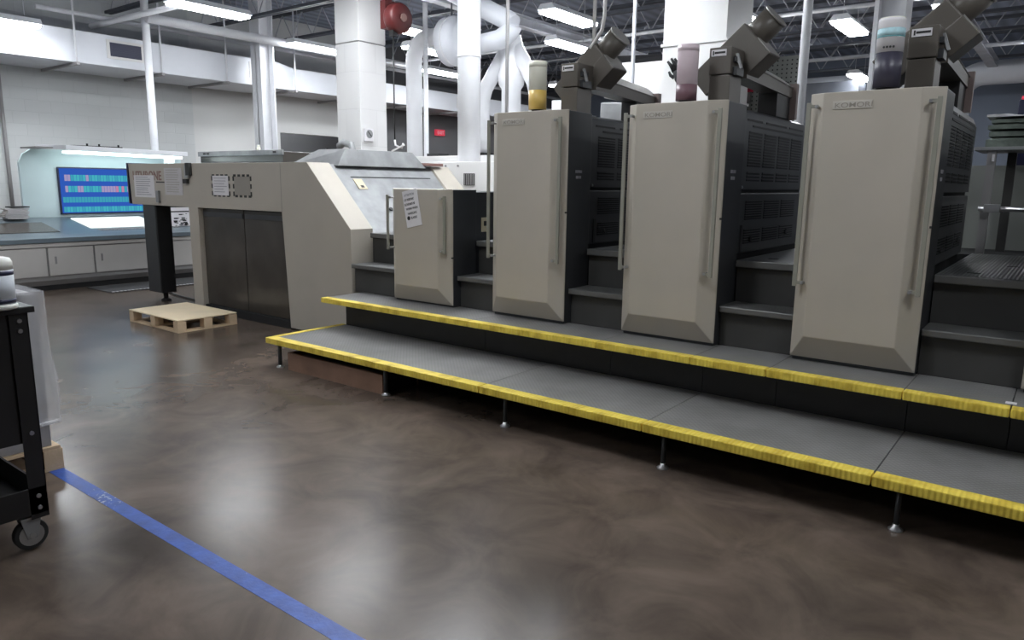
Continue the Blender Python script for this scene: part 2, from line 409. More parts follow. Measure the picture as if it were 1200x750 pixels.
# open-web joists running along the press
JB = 4.42
first = None
for k, y in enumerate([3.2, 4.9, 6.6, 8.3, 10.0, 11.7, 13.4, 15.1, 16.8, 18.5, 20.2]):
    if first is None:
        j = thing('roof_joist', (-4, y, JB), 'grey open-web steel joist with zigzag rods under the corrugated roof deck', 'joist', 'open-web joists under the roof deck')
        MB().box(XL, 6.9, y - 0.06, y - 0.01, ZC - 0.06, ZC - 0.002).box(XL, 6.9, y + 0.01, y + 0.06, ZC - 0.06, ZC - 0.002).build('top_chord', 'joistdark', j)
        MB().box(XL, 6.9, y - 0.06, y - 0.01, JB, JB + 0.05).box(XL, 6.9, y + 0.01, y + 0.06, JB, JB + 0.05).build('bottom_chord', 'joistdark', j)
        wb = MB(); x = XL + 0.1; up = False
        while x < 6.7:
            a = (x, y, JB + 0.03 if not up else ZC - 0.04); c = (x + 0.33, y, ZC - 0.04 if not up else JB + 0.03)
            wb.tube([a, c], 0.011, 6, False); x += 0.33; up = not up
        wb.build('web', 'joist', j); first = (j, y)
    else: dup(first[0], (0, y - first[1], 0))
for i, (x, lab) in enumerate([(-8.2, 'deep grey roof girder running away above the square white pillar'), (-1.9, 'deep grey roof girder running away above the right-hand printing towers')]):
    g = thing('roof_girder', (x, 12, 4.25), lab, 'girder')
    MB().box(x - 0.09, x + 0.09, 2.5, YB, 4.23, 4.25).box(x - 0.09, x + 0.09, 2.5, YB, 4.40, 4.42).build('flange', 'joist', g)
    MB().box(x - 0.008, x + 0.008, 2.5, YB, 4.25, 4.40).build('web', 'joist', g)
# soffit: lower painted ceiling over the left bay
# ------------------------------------------------------------------ ceiling lights
def make_light(loc, label):
    x, y, z = loc
    t = thing('ceiling_light', loc, label, 'light', 'ceiling lights')
    MB().prism([(x - 0.16, z + 0.015), (x + 0.16, z + 0.015), (x + 0.10, z + 0.10), (x - 0.10, z + 0.10)], y - 0.62, y + 0.62, 'Y').build('housing', 'lightbody', t)
    MB().box(x - 0.14, x + 0.14, y - 0.60, y + 0.60, z - 0.03, z + 0.016, 0.012).build('diffuser', 'tube', t)
    for dy in (-0.45, 0.45): MB().tube([(x, y + dy, z + 0.1), (x, y + dy, JB + 0.3)], 0.006, 6).build('hanger', 'joist', t)
    return t
LIGHTS = [
    ((-10.65, 6.4, 4.0), 'long bright fluorescent fixture nearest the camera, above the white duct'),
    ((-12.55, 4.15, 3.70), 'fluorescent fixture at the left edge in front of the white duct'),
    ((-11.9, 9.35, 4.0), 'fluorescent fixture just left of the square white pillar'),
    ((-9.25, 9.6, 4.0), 'fluorescent fixture hanging right beside the red hose reel'),
    ((-10.3, 10.75, 4.0), 'fluorescent fixture seen through the bend of the white elbow pipe'),
    ((-12.0, 13.0, 4.0), 'small far fluorescent fixture low beside the thick white pipe'),
    ((-6.5, 9.85, 4.0), 'fluorescent fixture at the top of the picture between the two pillars'),
    ((-7.75, 11.8, 4.0), 'short-looking bright fixture above the leftmost tall printing tower'),
    ((-3.2, 12.9, 4.0), 'bright fixture above and left of the bottle of black ink'),
    ((-4.35, 11.8, 4.0), 'fixture partly hidden behind the right edge of the wide pillar'),
    ((-1.75, 12.4, 3.95), 'fixture at the top right of the picture above the far blue-grey wall'),
    ((-6.9, 8.05, 4.0), 'overhead fixture'), 
]
UNSEEN = [(-5.0, 5.5, 4.05), (-4.4, 6.7, 4.0), (-15.9, 11.8, 4.0), (-7.25, 5.95, 4.0), (-4.5, 4.5, 4.05), (-2.6, 2.0, 4.05), (-8.6, 1.3, 4.05), (0.9, 2.6, 4.05), (-4.5, -2.2, 4.05), (1.8, 8.4, 4.05), (4.0, 5.0, 4.05),
          (3.0, 12.5, 4.05), (-12.4, -1.0, 4.05), (3.2, 17.5, 4.05), (-6.8, 15.8, 4.05), (-11.2, 16.9, 4.05), (-0.6, 17.4, 4.05), (-4.4, 19.0, 4.05)]  # some read off floor glows, others added to brighten press, corridor and back wall
base_light = None
for loc, lab in LIGHTS[:-1]:
    if base_light is None: base_light = make_light(loc, lab); bl = Vector(loc)
    else: dup(base_light, Vector(loc) - bl, lab)
for loc in UNSEEN:
    dup(base_light, Vector(loc) - bl, 'white fluorescent fixture hanging from the roof out of view, one of the inferred and added hall lights', 'ceiling lights outside the view')

# ------------------------------------------------------------------ wall duct
t = thing('wall_duct', (-13.6, 8, 3.33), 'long white rectangular air duct hung along the left block wall', 'duct')
MB().box(-14.3, -13.0, 2.0, 9.2, 3.33, 3.83, 0.01).build('trunk', 'ductw', t)
MB().hull([(-14.3, 9.2, 3.33), (-13.0, 9.2, 3.33), (-13.0, 9.2, 3.83), (-14.3, 9.2, 3.83)],
          [(-14.3, 9.75, 3.36), (-13.25, 9.75, 3.36), (-13.25, 9.75, 3.80), (-14.3, 9.75, 3.80)]).build('reducer', 'ductw', t)
MB().box(-14.3, -13.25, 9.75, 21.9, 3.36, 3.80, 0.01).build('trunk', 'ductw', t)
for (y0, y1, z0, z1) in ((5.98, 6.50, 3.50, 3.72), (8.62, 9.02, 3.50, 3.72), (14.9, 15.5, 3.48, 3.70)):
    xg = -13.0 if y0 < 9 else -13.25
    f = MB(); f.box(xg, xg + 0.012, y0 - 0.05, y1 + 0.05, z1, z1 + 0.04).box(xg, xg + 0.012, y0 - 0.05, y1 + 0.05, z0 - 0.04, z0)
    f.box(xg, xg + 0.012, y0 - 0.05, y0, z0, z1).box(xg, xg + 0.012, y1, y1 + 0.05, z0, z1)
    fr = f.build('grille', 'white', t)
    v = MB().box(xg, xg + 0.004, y0, y1, z0, z1)
    for q in range(9): v.box(xg, xg + 0.010, y0, y1, z0 + 0.012 + q * (z1 - z0) / 9, z0 + 0.018 + q * (z1 - z0) / 9)
    v.build('slats', 'navy', fr)
for y in (5.43, 6.81, 8.05, 9.58, 11.2, 12.9, 14.6):
    MB().box(-14.3, -12.90, y - 0.025, y + 0.025, 3.285, 3.328).build('trapeze_bar', 'kick', t)
    MB().tube([(-12.94, y, 3.329), (-12.94, y, 4.98)], 0.016, 8).build('hanger_rod', 'pipe', t)
# H-section column near the duct
hx, hy = -12.45, 8.35
c = MB(); c.box(hx - .15, hx + .15, hy, hy + .02, 0, ZC).box(hx - .15, hx + .15, hy + .28, hy + .30, 0, ZC).box(hx - .01, hx + .01, hy, hy + .3, 0, ZC)
tag(c.build('support_column', 'pipe'), 'narrow white H-section steel column standing in front of the wall duct', 'column')
# square masonry pillar
cx0, cx1, cy0, cy1 = -8.52, -8.03, 7.0, 7.49
t = thing('masonry_pillar', (-8.28, 7.25, 0), 'square white block pillar with a thermostat, behind the delivery end of the press', 'pillar')
MB().box(cx0, cx1, cy0, cy1, 0, 3.385, 0.008).build('lower_shaft', block_mat('pillar_block', (0.70, 0.69, 0.685), (0.65, 0.64, 0.635), 0.6, 0.5), t)
MB().box(cx0 + .012, cx1 - .012, cy0 + .012, cy1 - .012, 3.385, 3.40).build('joint', 'kick', t)
MB().box(cx0, cx1, cy0, cy1, 3.40, ZC, 0.008).build('upper_shaft', 'white', t)
th = thing('thermostat', (-8.0, 7.12, 2.06), 'small white wall thermostat with a dark dial on the square pillar', 'thermostat')
MB().box(-8.03, -7.99, 7.04, 7.20, 2.06, 2.24, 0.012).build('case', 'paper', th)
MB().lathe([(0.058, -7.99), (0.058, -7.984)], 0, 7.12, axis='X', cz=2.165).build('dial', 'galv', th)
MB().bar((-7.982, 7.09, 2.20), (-7.982, 7.15, 2.135), 0.012, 0.006).build('pointer', 'ink', th)
# wide pillar behind the second tower
t = thing('masonry_pillar', (-3.6, 8.4, 0), 'wide white pillar rising behind the middle printing towers', 'pillar')
px0, px1, py0, py1 = -3.96, -3.22, 7.95, 8.69
MB().box(px0, px1, py0, py1, 0, 2.43).build('lower_shaft', 'white', t)
MB().box(px0 - .02, px1 + .02, py0 - .02, py1 + .02, 2.43, 2.46).box(px0 - .02, px1 + .02, py0 - .02, py1 + .02, 3.05, 3.08).build('band', 'white', t)
MB().box(px0, px1, py0, py1, 2.46, 3.05).build('middle_shaft', 'white', t)
MB().box(px0, px1, py0, py1, 3.08, ZC).build('upper_shaft', 'white', t)
# round-edged column behind the third tower
t = thing('support_column', (-1.7, 8.2, 0), 'white steel channel column behind the bottle of black ink', 'column')
MB().box(-1.80, -1.76, 8.1, 8.4, 0, ZC).build('flange', 'pipe', t)
MB().box(-1.76, -1.56, 8.22, 8.26, 0, ZC).build('web', 'pipe', t)
MB().box(-1.56, -1.52, 8.1, 8.4, 0, ZC).build('flange', 'pipe', t)

# ------------------------------------------------------------------ pipes
def pipe(name, pts, r, label, cat='pipe', m='pipe', group=None, n=14):
    return tag(MB().tube(pts, r, n).build(name, m), label, cat, group)
def arc(c, r, a0, a1, u, v, n=8):
    c, u, v = Vector(c), Vector(u), Vector(v)
    return [c + u * (r * math.cos(a0 + (a1 - a0) * k / n)) + v * (r * math.sin(a0 + (a1 - a0) * k / n)) for k in range(n + 1)]
# thick vertical pipe
t = thing('vertical_duct_pipe', (-6.1, 7.0, 0), 'thick straight white vertical pipe rising behind the press delivery', 'pipe')
MB().tube([(-6.09, 7.05, 1.762), (-6.09, 7.05, 4.95)], 0.140, 28).build('shaft', 'pipe', t)
MB().tube([(-6.09, 7.05, 3.0), (-6.09, 7.05, 3.03)], 0.145, 28).build('joint_band', 'pipe', t)
# elbow pipe into drum
pts = [(-7.98, 8.0, 0), (-7.98, 8.0, 3.25)] + arc((-7.68, 8.0, 3.25), 0.30, PI, PI / 2, (1, 0, 0), (0, 0, 1)) + [(-7.41, 8.0, 3.55)]
t = thing('elbow_pipe', (-7.98, 8.0, 0), 'white vertical pipe bending over into the round filter drum', 'pipe')
MB().tube(pts, 0.118, 24).build('pipe_run', 'pipe', t)
MB().lathe([(0.14, -7.44), (0.14, -7.41)], 0, 8.0, axis='X', cz=3.55).build('collar', 'kick', t)
t = thing('filter_drum', (-6.9, 8.0, 3.25), 'big pale round filter drum beside the thick vertical pipe', 'drum')
MB().lathe([(0.05, -7.40), (0.26, -7.39), (0.33, -7.33), (0.33, -7.08), (0.26, -7.03)], 0, 8.05, n=36, axis='X', cz=3.46).build('shell', 'ductw', t)
MB().lathe([(0.338, -7.22), (0.338, -7.19)], 0, 8.05, n=36, axis='X', cz=3.46).build('seam_band', 'pipe', t)
for x in (-7.28, -7.12): MB().tube([(x, 8.05, 3.79), (x, 8.05, 4.98)], 0.012, 6).build('hanger', 'joistdark', t)
# overhead bent duct
pts = [(-6.72, 7.66, 3.26), (-6.10, 7.66, 3.31), (-5.95, 7.66, 3.38), (-5.90, 7.66, 3.47), (-5.98, 7.66, 3.53), (-6.53, 7.66, 3.80), (-7.5, 7.66, 4.28)]
t = thing('overhead_duct', (-6.0, 7.4, 3.5), 'pale round duct folding back on itself under the roof beside the thick pipe', 'duct')
MB().tube(pts[:4], 0.122, 24).build('lower_run', 'ductw', t)
MB().tube(pts[3:], 0.122, 24).build('upper_run', 'ductw', t)
# three-way branch duct
t = thing('branch_duct', (-6.2, 8.0, 0), 'white three-legged branch duct standing behind the leftmost tall tower', 'duct')
MB().lathe([(0.13, 1.862), (0.13, 2.74), (0.17, 2.80), (0.18, 2.92), (0.155, 3.0), (0.15, 3.3), (0.12, 3.42)], -6.17, 8.0, 24).build('centre_leg', 'pipe', t)
MB().tube([(-6.66, 8.0, 1.862), (-6.66, 8.0, 2.64), (-6.61, 8.0, 2.78), (-6.32, 8.0, 3.16), (-6.22, 8.0, 3.28)], 0.098, 20).build('side_leg', 'pipe', t)
MB().tube([(-6.12, 8.0, 3.28), (-6.0, 8.0, 3.12), (-5.80, 8.0, 2.80), (-5.76, 8.0, 2.66), (-5.76, 8.0, 1.862)], 0.098, 20).build('side_leg', 'pipe', t)
MB().tube([(-5.40, 8.0, 1.862), (-5.40, 8.0, 2.55)], 0.09, 20).build('short_leg', 'pipe', t)
MB().box(-6.80, -6.52, 7.86, 8.14, 1.862, 1.92).build('base_ring', 'blackmatte', t)
pipe('conduit', [(-7.50, 7.75, 0), (-7.50, 7.75, 3.95)], 0.035, 'thin white conduit dropping beside the elbow pipe', 'conduit')
pipe('conduit', [(-5.62, 7.2, 1.762), (-5.62, 7.2, 4.95)], 0.022, 'thin grey conduit in front of the folded overhead duct', 'conduit', 'kick')
t = thing('air_hose_drop', (-3.0, 4.9, 2.5), 'pair of thin white air lines dropping from the roof to the leftmost ink arm', 'air line')
MB().tube([(-3.02, 4.92, 2.50), (-3.02, 4.92, 4.9)], 0.014, 8).build('line', 'white', t)
MB().tube([(-3.02, 4.88, 2.50), (-2.93, 4.88, 2.62), (-2.91, 4.88, 2.72), (-2.91, 4.88, 4.9)], 0.014, 8).build('line', 'white', t)
pipe('conduit', [(-4.09, 7.5, 0), (-4.09, 7.5, 4.95)], 0.022, 'thin blue-grey conduit dropping just left of the wide pillar', 'conduit', 'joist')
pipe('drop_pipe', [(-2.16, 7.2, 1.021), (-2.16, 7.2, 4.95)], 0.042, 'white vertical pipe rising between the second and third tall towers', 'pipe')
pipe('drop_pipe', [(-12.35, 6.28, 0), (-12.35, 6.28, 4.95)], 0.06, 'white vertical pipe in front of the wall duct above the viewing booth', 'pipe')
pipe('sprinkler_pipe', [(-12.2, 6.22, 4.05), (-12.2, 13.0, 4.05)], 0.075, 'thick white sprinkler pipe running back under the roof', 'pipe')
pipe('sprinkler_pipe', [(-13.3, 5.85, 3.98), (-11.0, 6.22, 4.10)], 0.045, 'short white sprinkler branch crossing above the duct grille', 'pipe')
pipe('sprinkler_pipe', [(-13.2, 5.0, 4.12), (-13.2, 20.0, 4.12)], 0.035, 'thin white sprinkler pipe running back above the wall duct', 'pipe')
pipe('sprinkler_pipe', [(XL, 12.3, 4.18), (XR, 12.3, 4.18)], 0.03, 'thin sprinkler pipe crossing the hall behind the pillars', 'pipe', 'pipe')
pipe('sprinkler_pipe', [(XL, 17.6, 4.30), (XR, 17.6, 4.30)], 0.04, 'grey sprinkler pipe crossing the far end of the hall', 'pipe', 'joist')
pipe('sprinkler_pipe', [(-0.5, 9.0, 4.24), (-0.5, 20.0, 4.24)], 0.03, 'thin sprinkler pipe running back above the rag shelf', 'pipe', 'joist')
pipe('heating_duct', [(-2.55, 20.5, 0.0), (-2.55, 20.5, 3.65)] + arc((-2.05, 20.5, 3.65), 0.5, PI, PI / 2, (1, 0, 0), (0, 0, 1)) + [(6.8, 20.5, 4.15)], 0.27,
     'pale round duct bending down the far blue-grey wall at the right', 'duct', 'ductw', n=20)
pipe('heating_duct', [(-7.4, 20.8, 4.15), (-4.6, 20.8, 4.15)], 0.22, 'short pale round duct on the far wall behind the wide pillar', 'duct', 'ductw', n=20)
tag(MB().box(-6.3, -4.4, 19.0, 20.4, 3.0, 4.0, .02).build('unit_heater', 'joistdark'), 'dim dark heater box hanging by the far wall', 'heater')

# red hose reel
t = thing('hose_reel', (-7.45, 7.15, 3.3), 'dark red retractable hose reel hanging from the roof beside the square pillar', 'hose reel')
MB().lathe([(0.08, -7.52), (0.175, -7.51), (0.19, -7.48), (0.19, -7.36), (0.175, -7.33), (0.08, -7.32)], 0, 7.15, n=28, axis='X', cz=3.63).build('housing', 'red', t)
MB().lathe([(0.05, -7.32), (0.05, -7.30)], 0, 7.15, axis='X', cz=3.63).build('hub', 'redbrown', t)
MB().box(-7.62, -7.52, 7.02, 7.24, 3.50, 3.86, .01).box(-7.58, -7.54, 7.10, 7.16, 3.86, 4.92).build('bracket', 'red', t)
MB().box(-7.48, -7.40, 7.04, 7.12, 3.40, 3.47).build('outlet', 'black', t)
MB().tube([(-7.44, 7.08, 3.42), (-7.44, 7.08, 2.07)], 0.009, 8).build('hose', 'black', t)
MB().tube([(-7.44, 7.08, 2.07), (-7.43, 7.08, 2.0), (-7.33, 7.10, 1.96), (-7.30, 7.10, 2.02)], 0.014, 8).bar((-7.50, 7.08, 1.92), (-7.26, 7.08, 2.0), .02, .02).build('nozzle', 'white', t)
# exit sign
t = thing('exit_sign', (-14.2, 15.3, 2.8), 'small red exit sign on the dark grey rear wall', 'sign')
MB().box(-14.35, -14.27, 15.15, 15.49, 2.80, 2.96, .005).build('panel', 'redlit', t)
text('EXIT', 0.12, (-14.262, 15.18, 2.835), 'lettering', 'paper', t, face='+X', sx=1.05)

# ================================================================== LITHOGRAPHIC CONSOLE (left)
KX = -10.9
t = thing('control_console', (-11.4, 4.8, 0), 'long grey press control console with a blue-grey worktop below the lit booth', 'console')
MB().box(-12.1, KX - 0.06, 1.2, 6.95, 0.0, 0.07).build('plinth', 'blackmatte', t)
MB().prism([(-12.1, 0.07), (KX - 0.05, 0.07), (KX, 0.14), (KX, 0.585), (-12.1, 0.585)], 1.2, 6.95, 'Y').build('carcass', 'kick', t)
ys = [1.2, 2.2, 3.2, 3.965, 4.561, 5.4, 6.25, 6.95]
for a, b in zip(ys, ys[1:]):
    d = MB().box(KX, KX + 0.018, a + 0.012, b - 0.012, 0.20, 0.578, 0.004).build('door', 'deskgrey', t)
    MB().box(KX + .018, KX + 0.028, a + 0.09, a + 0.11, 0.36, 0.46).build('handle', 'kick', d)
MB().box(-12.1, KX + 0.03, 1.2, 6.98, 0.59, 0.645, 0.006).build('edge_strip', 'deskgrey', t)
MB().prism([(-12.1, 0.65), (KX + 0.05, 0.65), (KX + 0.05, 0.71), (KX - 0.10, 0.745), (-12.1, 0.93)], 1.2, 6.98, 'Y', 0.004).build('worktop', 'worktop', t)
def slope_z(x): return 0.745 + (KX - 0.10 - x) / ((KX - 0.10) + 12.1) * (0.93 - 0.745)
def on_slope(x0, x1, y0, y1, h0, h1):
    return [(x0, y0, slope_z(x0) + h0), (x1, y0, slope_z(x1) + h0), (x1, y1, slope_z(x1) + h0), (x0, y1, slope_z(x0) + h0)], \
           [(x0, y0, slope_z(x0) + h1), (x1, y0, slope_z(x1) + h1), (x1, y1, slope_z(x1) + h1), (x0, y1, slope_z(x0) + h1)]
MB().hull(*on_slope(-11.75, -11.15, 1.5, 4.25, 0.0, 0.008)).build('inset_panel', 'smoke', t)
MB().hull(*on_slope(-11.95, -11.30, 4.72, 5.74, 0.0, 0.012)).build('light_table', 'lit', t)
mm = MB()
for k in range(24): mm.hull(*on_slope(-11.24, -11.12, 4.78 + k * 0.05, 4.81 + k * 0.05, 0.0, 0.008))
mm.build('key_row', 'kick', t)
# viewing booth
t = thing('viewing_booth', (-12.2, 5.3, 0.93), 'pale cyan curved viewing booth wall with a lit hood on the console', 'booth')
prof = [(-12.12, 0.90), (-12.12, 1.75), (-12.05, 1.84), (-11.93, 1.90), (-11.93, 1.93), (-12.08, 1.93), (-12.17, 1.86), (-12.17, 0.90)]
MB().prism([(4.18, 0.9), (4.18, 1.72), (4.24, 1.84), (4.36, 1.92), (6.6, 1.92), (6.6, 0.9)], -12.2, -12.14, 'X').build('back_panel', 'booth', t)
MB().hull([(-12.14, 4.42, 1.93), (-11.45, 4.55, 1.90), (-11.45, 4.55, 1.965), (-12.14, 4.42, 1.985)],
          [(-12.14, 6.6, 1.90), (-11.45, 6.35, 1.875), (-11.45, 6.35, 1.94), (-12.14, 6.6, 1.96)], 0.005).build('hood', 'boothtop', t)
MB().box(-12.15, -11.6, 4.22, 4.44, 1.915, 1.935).build('end_flap', 'kick', t)
MB().tube([(-11.55, 4.62, 1.875), (-11.55, 6.3, 1.85)], 0.018, 10).build('lamp_tube', 'boothtube', t)
MB().tube([(-11.75, 4.62, 1.875), (-11.75, 6.3, 1.85)], 0.018, 10).build('lamp_tube', 'boothtube', t)
b = MB().box(-11.9, -11.7, 4.75, 5.45, 1.965, 1.98)
for y in (4.95, 5.12, 5.40): b.tube([(-11.72, y, 1.98), (-11.72, y, 2.01)], 0.015, 8)
b.build('clip_rail', 'blackmatte', t)
MB().box(-11.75, -11.62, 6.1, 6.22, 0.93, 1.87, .01).build('support_post', 'boothtop', t)
# wall display
t = thing('display_screen', (-12.0, 5.1, 1.0), 'wide screen with rows of blue and cyan ink-key bars inside the booth', 'screen')
SY0, SY1, SZ0, SZ1 = 4.68, 6.2, 0.985, 1.648
MB().box(-12.14, -12.105, SY0 - 0.02, SY1 + 0.02, SZ0 - 0.02, SZ1 + 0.02, 0.008).build('casing', 'navy', t)
H = SZ1 - SZ0
rows = [(0.72, 0.86), (0.47, 0.61), (0.235, 0.36), (0.02, 0.14)]
b = bmesh.new(); n = 34; rnd = random.Random(3)
ze = [0.0]
for a, b_ in reversed(rows): ze += [a, b_]
ze.append(1.0)
ye = [0.0]
for k in range(n): ye += [0.015 + 0.97 * k / n, 0.015 + 0.97 * (k + 0.90) / n]
ye.append(1.0)
vs = [[b.verts.new((-12.1035, SY0 + y * (SY1 - SY0), SZ0 + z * H)) for y in ye] for z in ze]
for i in range(len(ze) - 1):
    for j in range(len(ye) - 1):
        f = b.faces.new((vs[i][j], vs[i][j + 1], vs[i + 1][j + 1], vs[i + 1][j])); mi = 0
        if i % 2 == 1 and j % 2 == 1:
            ri = 3 - (i - 1) // 2; k = (j - 1) // 2
            mi = 1 if k % 3 else 2
            if ri == 0 and k in (1, 2, 8, 28, 29): mi = 3
            if ri == 1 and k in (1, 5, 6, 13, 14, 15, 16, 17, 22): mi = 3
            if ri == 1 and k in (18, 20, 23, 24): mi = 4
            if ri == 2: mi = 2
            if k == 0 and ri < 2: mi = 0
        f.material_index = mi
b.normal_update()
mb = MB(); me_ = bpy.data.meshes.new('tmp'); b.to_mesh(me_); b.free(); mb.bm.from_mesh(me_)
mb.build('panel', ['scr_blue', 'scr_cyan', 'scr_teal', 'scr_pink', 'scr_red'], t)
# things left of the booth on the console
t = thing('wrapped_bundle', (-12.0, 4.02, 0.95), 'crumpled clear plastic bundle on the console left of the booth', 'bundle')
b = MB(); 
for k in range(7):
    zz = 0.925 + 0.022 * k
    b.box(-12.05 + random.uniform(-.02, .02), -11.85 + random.uniform(-.02, .02), 3.86 + random.uniform(-.02, .03), 4.15 + random.uniform(-.02, .01), zz, zz + 0.018, 0.006)
b.build('folds', 'paper2', t)
MB().box(-12.06, -11.86, 3.92, 4.16, 1.085, 1.10).build('lid', 'blackmatte', t)
tag(MB().lathe([(0.055, 0.925), (0.06, 1.10), (0.055, 1.28), (0.02, 1.33), (0.018, 1.38)], -12.0, 3.74, 18).build('solvent_bottle', 'cream'), 'tall cream solvent bottle at the left end of the console', 'bottle')
tag(MB().lathe([(0.05, 0.915), (0.055, 1.05), (0.03, 1.10), (0.02, 1.12)], -11.85, 3.70, 16).build('solvent_bottle', 'amberb'), 'small amber bottle in front of the cream bottle on the console', 'bottle')
pipe('conduit', [(XL + 0.04, 4.75, 0.6), (XL + 0.04, 4.75, 3.3)], 0.03, 'thin grey conduit on the block wall at the left edge', 'conduit', 'kick')
# sample rack seen under the delivery
t = thing('proof_frame', (-11.2, 6.1, 0.77), 'dark upright frame holding bright black and white prints, seen under the delivery', 'frame')
MB().box(-11.26, -11.19, 5.76, 6.42, 0.775, 1.20, .006).build('casing', 'black', t)
sh = MB().box(-11.19, -11.186, 5.84, 6.18, 0.785, 1.0).build('printed_sheet', 'paper', t)
b = MB(); rnd = random.Random(9)
for k in range(30):
    y = rnd.uniform(5.88, 6.10); z = rnd.uniform(.79, .97); w_ = rnd.uniform(.02, .07)
    b.box(-11.187, -11.184, y, y + w_, z, z + w_ * .35)
tag(b.build('print_marks', 'ink', sh), kind='stuff')
MB().box(-11.19, -11.185, 5.82, 6.16, 1.02, 1.075).build('white_strip', 'paper', t)
b = MB().box(-11.19, -11.185, 5.86, 5.92, 1.16, 1.185).build('tab', 'paper', t)
# dryer / scanner box behind delivery
t = thing('scanner_table', (-10.3, 7.0, 0), 'flat dark grey scanner table with a pale front rail, behind the delivery', 'table')
MB().box(-11.55, -9.30, 6.62, 7.4, 1.78, 1.93, .01).build('housing', 'smoke', t)
MB().box(-11.57, -9.28, 6.59, 6.62, 1.88, 1.955, .005).build('front_rail', 'galv', t)
b = MB()
for x in (-11.4, -11.3, -9.5): b.box(x, x + 0.07, 6.583, 6.592, 1.905, 1.935)
b.build('button', 'ink', t)
for x in (-10.6, -9.5): MB().box(x, x + .08, 6.9, 6.98, 0, 1.78).build('leg', 'dark', t)
tag(MB().lathe([(0.035, 1.932), (0.035, 2.0), (0.022, 2.02), (0.022, 2.05)], -10.25, 6.85, 14).build('plastic_cup', 'cart_clear'), 'small clear plastic cup standing on the scanner table', 'cup')
# dark arm behind hood
t = thing('monitor_arm', (-8.0, 6.7, 0), 'grey curved monitor arm poking up behind the delivery hood', 'monitor arm')
MB().tube([(-7.9, 6.75, 0), (-7.9, 6.75, 1.9), (-7.95, 6.75, 2.0), (-8.1, 6.75, 2.03), (-8.2, 6.75, 1.98)], 0.05, 12).build('post', 'galv', t)
MB().box(-8.42, -8.2, 6.7, 6.78, 1.75, 1.97, .01).build('screen', 'blackmatte', t)

# ================================================================== DELIVERY UNIT
DY = 4.46
t = thing('press_delivery', (-7.3, 5.4, 0), 'long beige delivery end of the printing press with dark smoked doors', 'press delivery')
panel = [(-9.44, 1.195), (-9.47, 1.688), (-5.905, 1.684), (-5.29, 1.069), (-5.29, 0.02), (-6.26, 0.02), (-6.33, 1.197), (-7.905, 1.193), (-7.905, 0.02), (-8.10, 0.02), (-8.10, 1.193)]
MB().prism(panel, DY, DY + 0.27, 'Y', 0.004).build('side_panel', 'beige', t)
MB().box(-6.329, -6.323, DY - 0.0015, DY + .002, 1.197, 1.684).build('seam', 'emboss', t)
MB().box(-9.50, -9.475, DY - 0.01, DY + .3, 1.20, 1.70).build('edge_trim', 'navy', t)
# far side panel
MB().prism([(-9.44, 1.195), (-9.47, 1.688), (-5.905, 1.684), (-5.29, 1.069), (-5.29, 0.02), (-9.44, 0.02)], 6.17, 6.46, 'Y', 0.004).build('far_panel', 'beige', t)
MB().prism([(-9.4, 1.23), (-9.4, 1.66), (-5.98, 1.66), (-5.4, 1.08), (-5.4, 0.05), (-7.9, 0.05), (-7.9, 1.23)], DY + 0.27, 6.17, 'Y').build('inner_body', 'blackmatte', t)
MB().hull([(-5.985, DY + .272, 1.655), (-5.30, DY + .272, 0.97), (-5.27, DY + .272, 1.0), (-5.925, DY + .272, 1.672)],
          [(-5.985, 6.168, 1.655), (-5.30, 6.168, 0.97), (-5.27, 6.168, 1.0), (-5.925, 6.168, 1.672)]).build('sloped_guard', 'galv', t)
# seam line & hood
def on_guard(s, y, h=0.004):   # s metres down the slope from the top
    n = Vector((1, 0, 1)).normalized(); return Vector((-5.925, y, 1.672)) + Vector((1, 0, -1)).normalized() * s + n * h
gq = MB(); gq.hull([on_guard(.17, DY + .45, 0), on_guard(.178, DY + .45, 0), on_guard(.178, DY + .45), on_guard(.17, DY + .45)], [on_guard(.17, 6.05, 0), on_guard(.178, 6.05, 0), on_guard(.178, 6.05), on_guard(.17, 6.05)])
gq.build('guard_seam', 'blackmatte', t)
g = MB().hull([on_guard(.20, 4.92, 0), on_guard(.34, 4.92, 0), on_guard(.34, 5.03, 0), on_guard(.20, 5.03, 0)], [on_guard(.20, 4.92), on_guard(.34, 4.92), on_guard(.34, 5.03), on_guard(.20, 5.03)]).build('warning_label', 'cream', t)
MB().hull([on_guard(.29, 4.96, .004), on_guard(.32, 4.96, .004), on_guard(.32, 5.0, .004), on_guard(.29, 5.0, .004)], [on_guard(.29, 4.96, .006), on_guard(.32, 4.96, .006), on_guard(.32, 5.0, .006), on_guard(.29, 5.0, .006)]).build('label_mark', 'ink', g)
MB().tube([on_guard(.62, 5.15, 0), on_guard(.62, 5.15, .012)], 0.022, 12).build('latch', 'ink', t)
hb = [(-6.62, 4.76, 1.66), (-5.86, 4.80, 1.66), (-5.86, 6.05, 1.66), (-6.62, 6.05, 1.66)]
ht = [(-6.33, 4.94, 1.83), (-5.91, 4.94, 1.828), (-5.91, 5.88, 1.83), (-6.33, 5.88, 1.83)]
MB().hull(hb, ht, 0.004).build('top_hood', 'galv', t)
MB().box(-6.15, -5.85, 6.02, 6.32, 1.69, 1.72, .004).build('vent_cap', 'redbrown', t)
